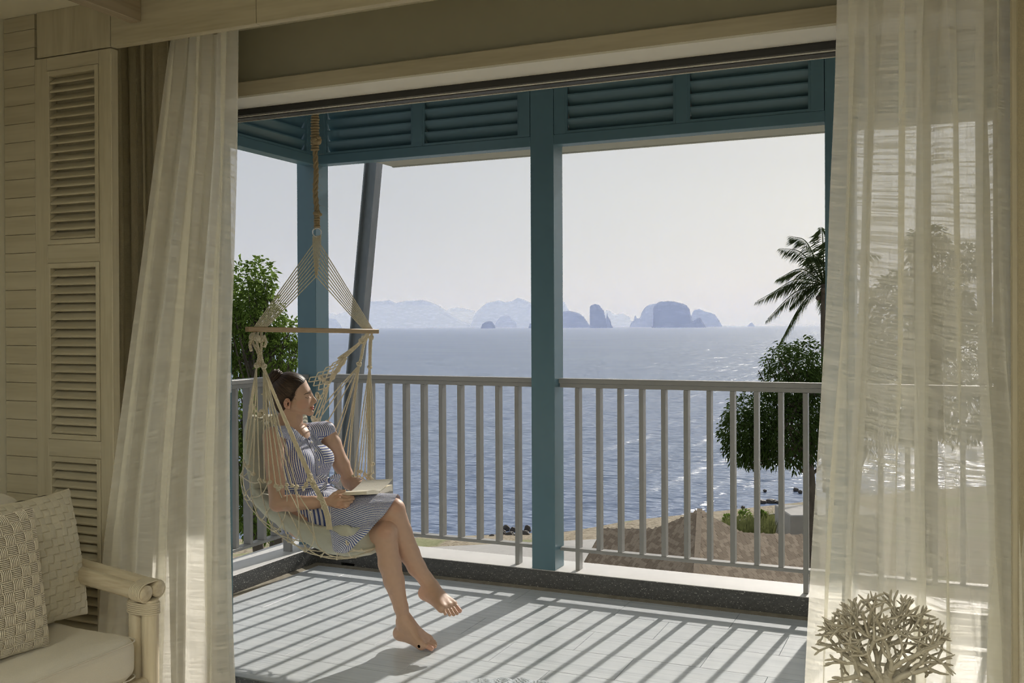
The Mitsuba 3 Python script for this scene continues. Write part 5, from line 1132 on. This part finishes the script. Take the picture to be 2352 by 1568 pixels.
obj('rope_knot', knot(rp(725, 322), .0175, 4), 'm_jute', jr, smooth=True); obj('rope_knot', knot(rp(729, 491), .0125, 3), 'm_jute', jr, smooth=True)
fz = []
for i in range(150):
    y = rk.uniform(250, 522); c = rp(725 + rk.normal(0, 3), y); d = rk.normal(0, 1, 3); d /= np.linalg.norm(d); fz.append(tube(np.array([c, c + d * .018 + UP * .004, c + d * .028]), np.array([.0005, .0004, .0003]), 3, cap=False))
obj('rope_fuzz', cat(*fz), 'm_jute', jr, smooth=True, kind='stuff')
hk = trimesh.creation.cylinder(.035, .006, sections=24); hk.apply_translation((top[0], top[1], 3.058)); obj('ceiling_plate', hk, 'm_ring', hm)
# ring and woven neck
rc = rp(728, 533.5); a = np.linspace(0, 2 * np.pi, 48); obj('ring', tube(rc + .0205 * np.cos(a)[:, None] * RH * .93 + .0205 * np.sin(a)[:, None] * UP + .006 * np.cos(a)[:, None] * FH, .0028, 8), 'm_ring', hm, smooth=True, label='steel ring')
nl = [(718.6, 543), (718.4, 565), (720.9, 601), (724.5, 637)]; nr_ = [(737.2, 541), (736, 570), (730.8, 616), (727.6, 638)]
Ln, Rn = spline([rp(*q) for q in nl], 40), spline([rp(*q) for q in nr_], 40); wv_ = []
for j in range(9):
    u = (j + .5) / 9; P = Ln * (1 - u) + Rn * u; w = np.sin(np.arange(40) * np.pi / 1.6 + j * np.pi) * .0014; wv_.append(tube(P + FH * w[:, None], np.linspace(.0016, .0007, 40), 5))
for i in range(0, 40):
    P = np.array([Ln[i] * (1 - u) + Rn[i] * u - FH * .0022 * math.cos(u * 9 * np.pi + i * np.pi) for u in np.linspace(-.04, 1.04, 24)]); wv_.append(tube(P, .0013, 4))
obj('woven_neck', cat(*wv_), 'm_cord', hm, smooth=True, label='tightly woven cord neck')
# spreader bar
BL, BR = SW(0, .46, 1.409), SW(0, -.455, 1.397)
pl = pd(566, 755.8, 4.250); prr = pd(867.5, 760.8, 4.975)
obj('spreader_bar', bar(pl, prr, .022, .0222, b=.003), 'm_bar', hm, label='straight wooden spreader bar')
bd = (prr - pl) / np.linalg.norm(prr - pl)
def onbar(t): return pl + bd * t
lb = np.linalg.norm(prr - pl)
for i in range(9):
    y = 562 + i * 9.3; u = .5 + .5 * (-1); e = pd(np.interp(y, [543, 565, 601, 637], [718.6, 718.4, 720.9, 724.5]), y, RD); t = .045 + .009 * i
    rope_obj('string', np.array([e, onbar(t) + UP * .011]), .0025, .014); e = pd(np.interp(y, [541, 570, 616, 638], [737, 736, 730.8, 727.6]), y, RD)
    rope_obj('string', np.array([e, onbar(lb - .04 - .009 * i) + UP * .011]), .0025, .014)
# cushions: a seat and a back, swept along curves in the sitter's side view
def slab(path, half, thick, name, n=56, k=56, puff=.3, seed=0, edge=.06, label=None, taper=1.0, rise=.035):
    C = spline([(f, u) for f, u in path], n); t = np.gradient(C, axis=0); t /= np.linalg.norm(t, axis=1, keepdims=True); nn = np.stack([t[:, 1], -t[:, 0]], 1)   # nn: outwards, down and back
    L = np.r_[0, np.cumsum(np.linalg.norm(np.diff(C, axis=0), axis=1))]; V = np.zeros((n, k, 3)); a = np.arange(k) * 2 * np.pi / k
    for i in range(n):
        e = min(1, min(L[i], L[-1] - L[i]) / edge); e = max(e, 0) ** .5 if e < 1 else 1.0; h, th = half * (.90 + .10 * e) * (taper + (1 - taper) * min(1, L[i] / .33)), thick * (.12 + .88 * e)
        r = h * np.sign(np.cos(a)) * np.abs(np.cos(a)) ** .55; m = th * np.sign(np.sin(a)) * np.abs(np.sin(a)) ** .7; m = m * (1 - .55 * np.abs(r / half) ** 3 * .4)
        f = C[i, 0] + nn[i, 0] * m; u = C[i, 1] + nn[i, 1] * m + rise * (r / half) ** 2; V[i] = O0 + np.outer(f, FS) + np.outer(r, RS) + np.outer(u, UP)
    i, j = np.meshgrid(np.arange(n - 1), np.arange(k), indexing='ij'); j2 = (j + 1) % k; q = np.stack([i * k + j, (i + 1) * k + j, (i + 1) * k + j2, i * k + j2], -1).reshape(-1, 4)
    F = [q[:, [0, 1, 2]], q[:, [0, 2, 3]]]; V = V.reshape(-1, 3); c0, c1 = len(V), len(V) + 1; V = np.vstack([V, V[:k].mean(0), V[-k:].mean(0)]); jj = np.arange(k); b = (n - 1) * k
    F += [np.stack([np.full(k, c0), jj, (jj + 1) % k], 1), np.stack([np.full(k, c1), b + (jj + 1) % k, b + jj], 1)]
    m = trimesh.Trimesh(V, np.vstack(F), process=False); trimesh.repair.fix_normals(m); f, r, u = fru(V)
    w = meshkit.fbm(np.stack([f * 7, r * 5, u * 7], 1) + seed, octaves=4) - .5; w2 = meshkit.noise(np.stack([f * 22 + u * 10, r * 9, u * 22], 1) + seed) - .5
    m.vertices = V + m.vertex_normals * (w * .030 + w2 * .006)[:, None]; return obj(name, m, 'm_sage', hm, smooth=True, label=label), C, nn
sk, SC, SN = slab([(-.275, .625), (-.18, .552), (-.06, .502), (.08, .462), (.22, .446), (.31, .455), (.375, .485)], .208, .060, 'seat_cushion', seed=2, taper=.86, rise=.085, label='sage green seat cushion')
slab([(-.255, .985), (-.265, .88), (-.258, .76), (-.235, .640)], .195, .050, 'back_cushion', seed=5, label='sage green back cushion')
# net of the seat: zigzag cords over the outside of the sling
CP = spline([(-.290, 1.00), (-.312, .86), (-.312, .72), (-.312, .600), (-.19, .490), (-.06, .440), (.08, .400), (.20, .386), (.31, .400), (.385, .445)], 120)
tC = np.gradient(CP, axis=0); tC /= np.linalg.norm(tC, axis=1, keepdims=True)
edge_px = [(574, 950), (566, 1010), (563, 1045), (573, 1078), (596, 1105), (616, 1108), (640, 1121), (662, 1116), (682, 1121), (703, 1112), (722, 1112)]
EDGE = spline([pr(x, y, (.13, .14, .17, .22, .262, .268)[min(i, 5)]) for i, (x, y) in enumerate(edge_px)], 120)
def netpt(s, q):
    """Point of the sling: s from its back to its front, q 0 at the near upper edge, .5 underneath, 1 at the far upper edge."""
    i = np.clip(s, 0, 1) * 119; i0 = np.minimum(i.astype(int), 118); w = (i - i0)[:, None]; c = CP[i0] * (1 - w) + CP[i0 + 1] * w
    e = EDGE[i0] * (1 - w) + EDGE[i0 + 1] * w; far = q > .5; qq = np.where(far, 1 - q, q); ef, er, eu = fru(e)
    a = np.clip((qq - .16) / .34, 0, 1); wid = .132 + .058 * np.clip(s / .38, 0, 1) + .03 * np.clip((s - .4) / .3, 0, 1); r = wid * np.cos(a * np.pi / 2) ** .75; lift = .115 * (1 - np.sin(a * np.pi / 2) ** .55); b = np.clip(qq / .16, 0, 1)[:, None]
    low = np.stack([c[:, 0] + .0 * r, r, c[:, 1] + lift], 1); up = np.stack([ef, er, eu], 1); P = np.where(qq[:, None] < .16, up * (1 - b) + np.stack([c[:, 0], 0 * r + wid, c[:, 1] + .115], 1) * b, low)
    P[:, 1] = np.where(far, -P[:, 1], P[:, 1]); return O0 + P[:, :1] * FS + P[:, 1:2] * RS + P[:, 2:] * UP
NC, ZZ = 22, 13; nodes = []; netk = []
for i in range(NC):
    q = np.linspace(0, 1, ZZ * 8 + 1)[:int(ZZ * 8 * .80)]; tri = np.abs(((q * ZZ) % 2) - 1); s = (i + .02 + .96 * (tri if i % 2 == 0 else 1 - tri)) / NC
    if i >= 18: q, s = q[24:], s[24:]
    P = netpt(s, q); c = cat(tube(P, .0026, 5)); netk.append(obj('net_cord', c, 'm_cord', hm, smooth=True))
    for z in range(1, len(P) // 8): nodes.append(P[z * 8])
obj('net_knots', cat(*[knot(n_, .0036, 2) for n_ in nodes]), 'm_cord', hm, smooth=True, kind='stuff')
for s_, q_ in (('edge_cord', .0), ('edge_cord', 1.0)):
    pass
P = netpt(np.full(60, .985), np.linspace(.2, .8, 60)); rope_obj('edge_cord', P, .004, .02)
P = netpt(np.full(80, .001), np.linspace(.05, .95, 80)); rope_obj('edge_cord', P, .004, .02)
# suspension cords on the near side, from the bar end down to the sling's edge
nb = onbar(.062) - UP * .012
def hang(top, bottom, sag=.012, r=.0030, n=20, knots=True, tail=True):
    m = (top + bottom) / 2 - UP * sag + rk.normal(0, .004, 3); rope_obj('suspension_cord', spline([top, m, bottom], n), r, .016)
    if knots: obj('knot', knot(bottom + UP * .006, .0065, 3), 'm_cord', hm, smooth=True)
    if tail: d = rk.normal(0, .4, 3) - UP * .6; obj('cord_tail', twisted(spline([bottom, bottom + d * .016, bottom + d * .026 + rk.normal(0, .006, 3)], 7), .0026, 3, .014), 'm_cord', hm, smooth=True)
for i, (x, y, dd) in enumerate(((581, 795, 4.262), (590, 800, 4.25), (601, 802, 4.262))):
    obj('bar_knot', knot(pd(x, 773 + 3 * i, dd), .011, 4), 'm_cord', hm, smooth=True)
    rope_obj('bundle', spline([onbar(.045 + .02 * i) - UP * .012, pd(x, 785, dd), pd(597 + 3 * (i - 1), 815, 4.25), pd(597 + 9 * (i - 1), 842, 4.25)], 20), .0062, .03)
obj('bar_knot', knot(pd(591, 839, 4.25), .009, 4), 'm_cord', hm, smooth=True); obj('bar_knot', knot(pd(606, 841, 4.25), .009, 4), 'm_cord', hm, smooth=True)
obj('cord_tail', twisted(spline([pd(579, 775, 4.26), pd(574, 790, 4.26), pd(577, 806, 4.26)], 12), .007, 3, .03), 'm_cord', hm, smooth=True); obj('cord_tail', twisted(spline([pd(606, 770, 4.26), pd(611, 785, 4.26), pd(607, 797, 4.26)], 12), .007, 3, .03), 'm_cord', hm, smooth=True)
NB1, NB2 = pd(589, 843, 4.25), pd(605, 845, 4.25)
for s_ in np.linspace(.0, .80, 15):
    hang(NB1 if s_ < .42 else NB2, netpt(np.array([s_]), np.array([0.0]))[0], .006, tail=(int(s_ * 50) % 2 == 0))
# thick front edge of the near side, running down to her knee
for j in range(6):
    o = (j - 2.5); P = spline([NB2 + RH * o * .002, pd(634 + o, 915, 4.30), pd(672 + 1.6 * o, 1003, 4.345), pd(712 + 1.8 * o, 1093, 4.345), pd(738 + 2.0 * o, 1145, 4.31), pd(752 + 2.2 * o, 1185, 4.275), pd(757 + 2.2 * o, 1216, 4.255)], 60)
    rope_obj('edge_cord', P, .0030, .016)
for q in ((712, 1092), (708, 1101), (716, 1103), (703, 1112), (697, 1122), (718, 1110), (640, 1122), (720, 1116)): obj('knot', knot(pd(*q, 4.335), .0075, 3), 'm_cord', hm, smooth=True)
zz = [tube(spline([pd(712 + 5 * i + (8 if i % 2 else -4), 1098 + 11.5 * i, 4.335 - .008 * i), pd(716 + 5 * i, 1104 + 11.5 * i, 4.33 - .008 * i), pd(712 + 5 * (i + 1) + (-4 if i % 2 else 8), 1098 + 11.5 * (i + 1), 4.327 - .008 * i)], 8), .0026, 5) for i in range(8)]
obj('edge_lacing', cat(*zz), 'm_cord', hm, smooth=True)
# far side: back of the sling, middle and front bundles
fb = onbar(lb - .05) - UP * .012
def netband(p0, p1, p2, p3, n=5, m=7, tag_='net_band'):
    """A strip of netting between two lines p0-p1 and p2-p3."""
    for i in range(n):
        q = np.linspace(0, 1, m * 4 + 1); tri = np.abs(((q * m) % 2) - 1); u = (i + (tri if i % 2 else 1 - tri)) / n
        A, Bq = p0 + (p1 - p0) * q[:, None], p2 + (p3 - p2) * q[:, None]; P = A * (1 - u[:, None]) + Bq * u[:, None] + FH * (.02 * np.sin(q * np.pi))[:, None]; obj(tag_, tube(P, .0030, 5), 'm_cord', hm, smooth=True)
obj('bar_knot', knot(pd(838, 776, 4.97), .011, 4), 'm_cord', hm, smooth=True); obj('bar_knot', knot(pd(829, 783, 4.98), .010, 3), 'm_cord', hm, smooth=True); obj('bar_knot', knot(pd(853, 775, 4.95), .009, 3), 'm_cord', hm, smooth=True)
for o in (-2, 0, 2): rope_obj('bundle', spline([onbar(lb - .07), pd(826 + o, 787, 4.98), pd(805 + o, 806 + o, 4.99), pd(776, 829 + 3 * o, 5.0)], 24), .005, .026)
netband(pd(783, 822, 4.99), pd(703, 872, 5.03), pd(797, 826, 4.985), pd(742, 905, 5.0), 7, 9)
for o in (0, 1, 2, 3): rope_obj('suspension_cord', spline([pd(797 - 2 * o, 822, 4.985), pd(770 - 3 * o, 862 + o, 4.99), pd(738 + 3 * o, 908 + 5 * o, 4.99), pd(715 + 5 * o, 960 + 8 * o, 4.96)], 24), .003, .016)
for q in ((735, 866), (742, 872), (751, 880), (728, 906), (733, 912), (722, 964)): obj('knot', knot(pd(*q, 4.97), .009, 3), 'm_cord', hm, smooth=True)
rope_obj('bundle', spline([onbar(lb - .062), pd(836, 790, 4.97), pd(831, 815, 4.96), pd(826, 834, 4.95)], 20), .0075, .03); obj('bar_knot', knot(pd(825.5, 836, 4.95), .0095, 3), 'm_cord', hm, smooth=True)
for x, y in ((718, 962), (729, 967), (750, 972), (763, 1010), (769, 1026), (782, 1064), (794, 1081), (801, 1092)): hang(pd(825 + (x - 760) * .02, 839, 4.95), pd(x, y, 4.90 - .0008 * (x - 718)), .004, tail=(x > 760))
for o in (-1, 1): rope_obj('bundle', spline([onbar(lb - .042), pd(851 + 2 * o, 785, 4.94), pd(850 + 1.5 * o, 820, 4.93), pd(849.5 + 2 * o, 842, 4.93)], 20), .005, .026)
obj('bar_knot', knot(pd(849.5, 843, 4.93), .0085, 3), 'm_cord', hm, smooth=True)
for x, y in ((812, 1097), (823, 1086), (829, 1086), (838, 1091), (845, 1100), (849, 1096), (853, 1104), (856, 1068)): hang(pd(849.5 + (x - 840) * .05, 846, 4.93), pd(x, y, 4.78), .003, tail=True)
netband(pd(803, 1096, 4.78), pd(856, 1086, 4.76), pd(812, 1125, 4.76), pd(858, 1122, 4.74), 4, 6)
# netting behind her neck, over the back cushion
netband(pd(600, 905, 4.62), pd(640, 950, 4.72), pd(610, 868, 4.62), pd(700, 960, 4.95), 4, 6)
for q in ((602, 945), (612, 958), (622, 962), (596, 952), (630, 966)): obj('knot', knot(pd(*q, 4.63), .010, 3), 'm_cord', hm, smooth=True)
# ---------------------------------------------------------------- unseen ceiling lamps behind the camera, placed to light the room-facing surfaces
mat('m_lampbody', base_color=rgb(.8, .78, .72), roughness=.5)
for k, (x, y) in enumerate(((-1.7, -.4), (0.0, -.4), (1.5, -.4), (-1.7, -2.2), (0.0, -2.2), (1.5, -2.2))):
    l = thing('unseen_ceiling_lamp', 'unseen round ceiling lamp lighting the room, ' + ('left', 'middle', 'right')[k % 3] + (' of the row nearer the doors' if k < 3 else ' of the row at the back of the room'), 'lamp', 'unseen ceiling lamps lighting the room')
    ring = trimesh.creation.annulus(.20, .23, .05, sections=40); ring.apply_translation((x, y, CEIL - .025)); obj('rim', ring, 'm_lampbody', l)
    disc = trimesh.creation.cylinder(.198, .01, sections=40); disc.apply_translation((x, y, CEIL - .02))
    k_ = obj('diffuser', disc, 'm_lampbody', l); scene[k_]['emitter'] = {'type': 'area', 'radiance': rgb(UNSEEN_LAMP * 1.0, UNSEEN_LAMP * .97, UNSEEN_LAMP * .80)}
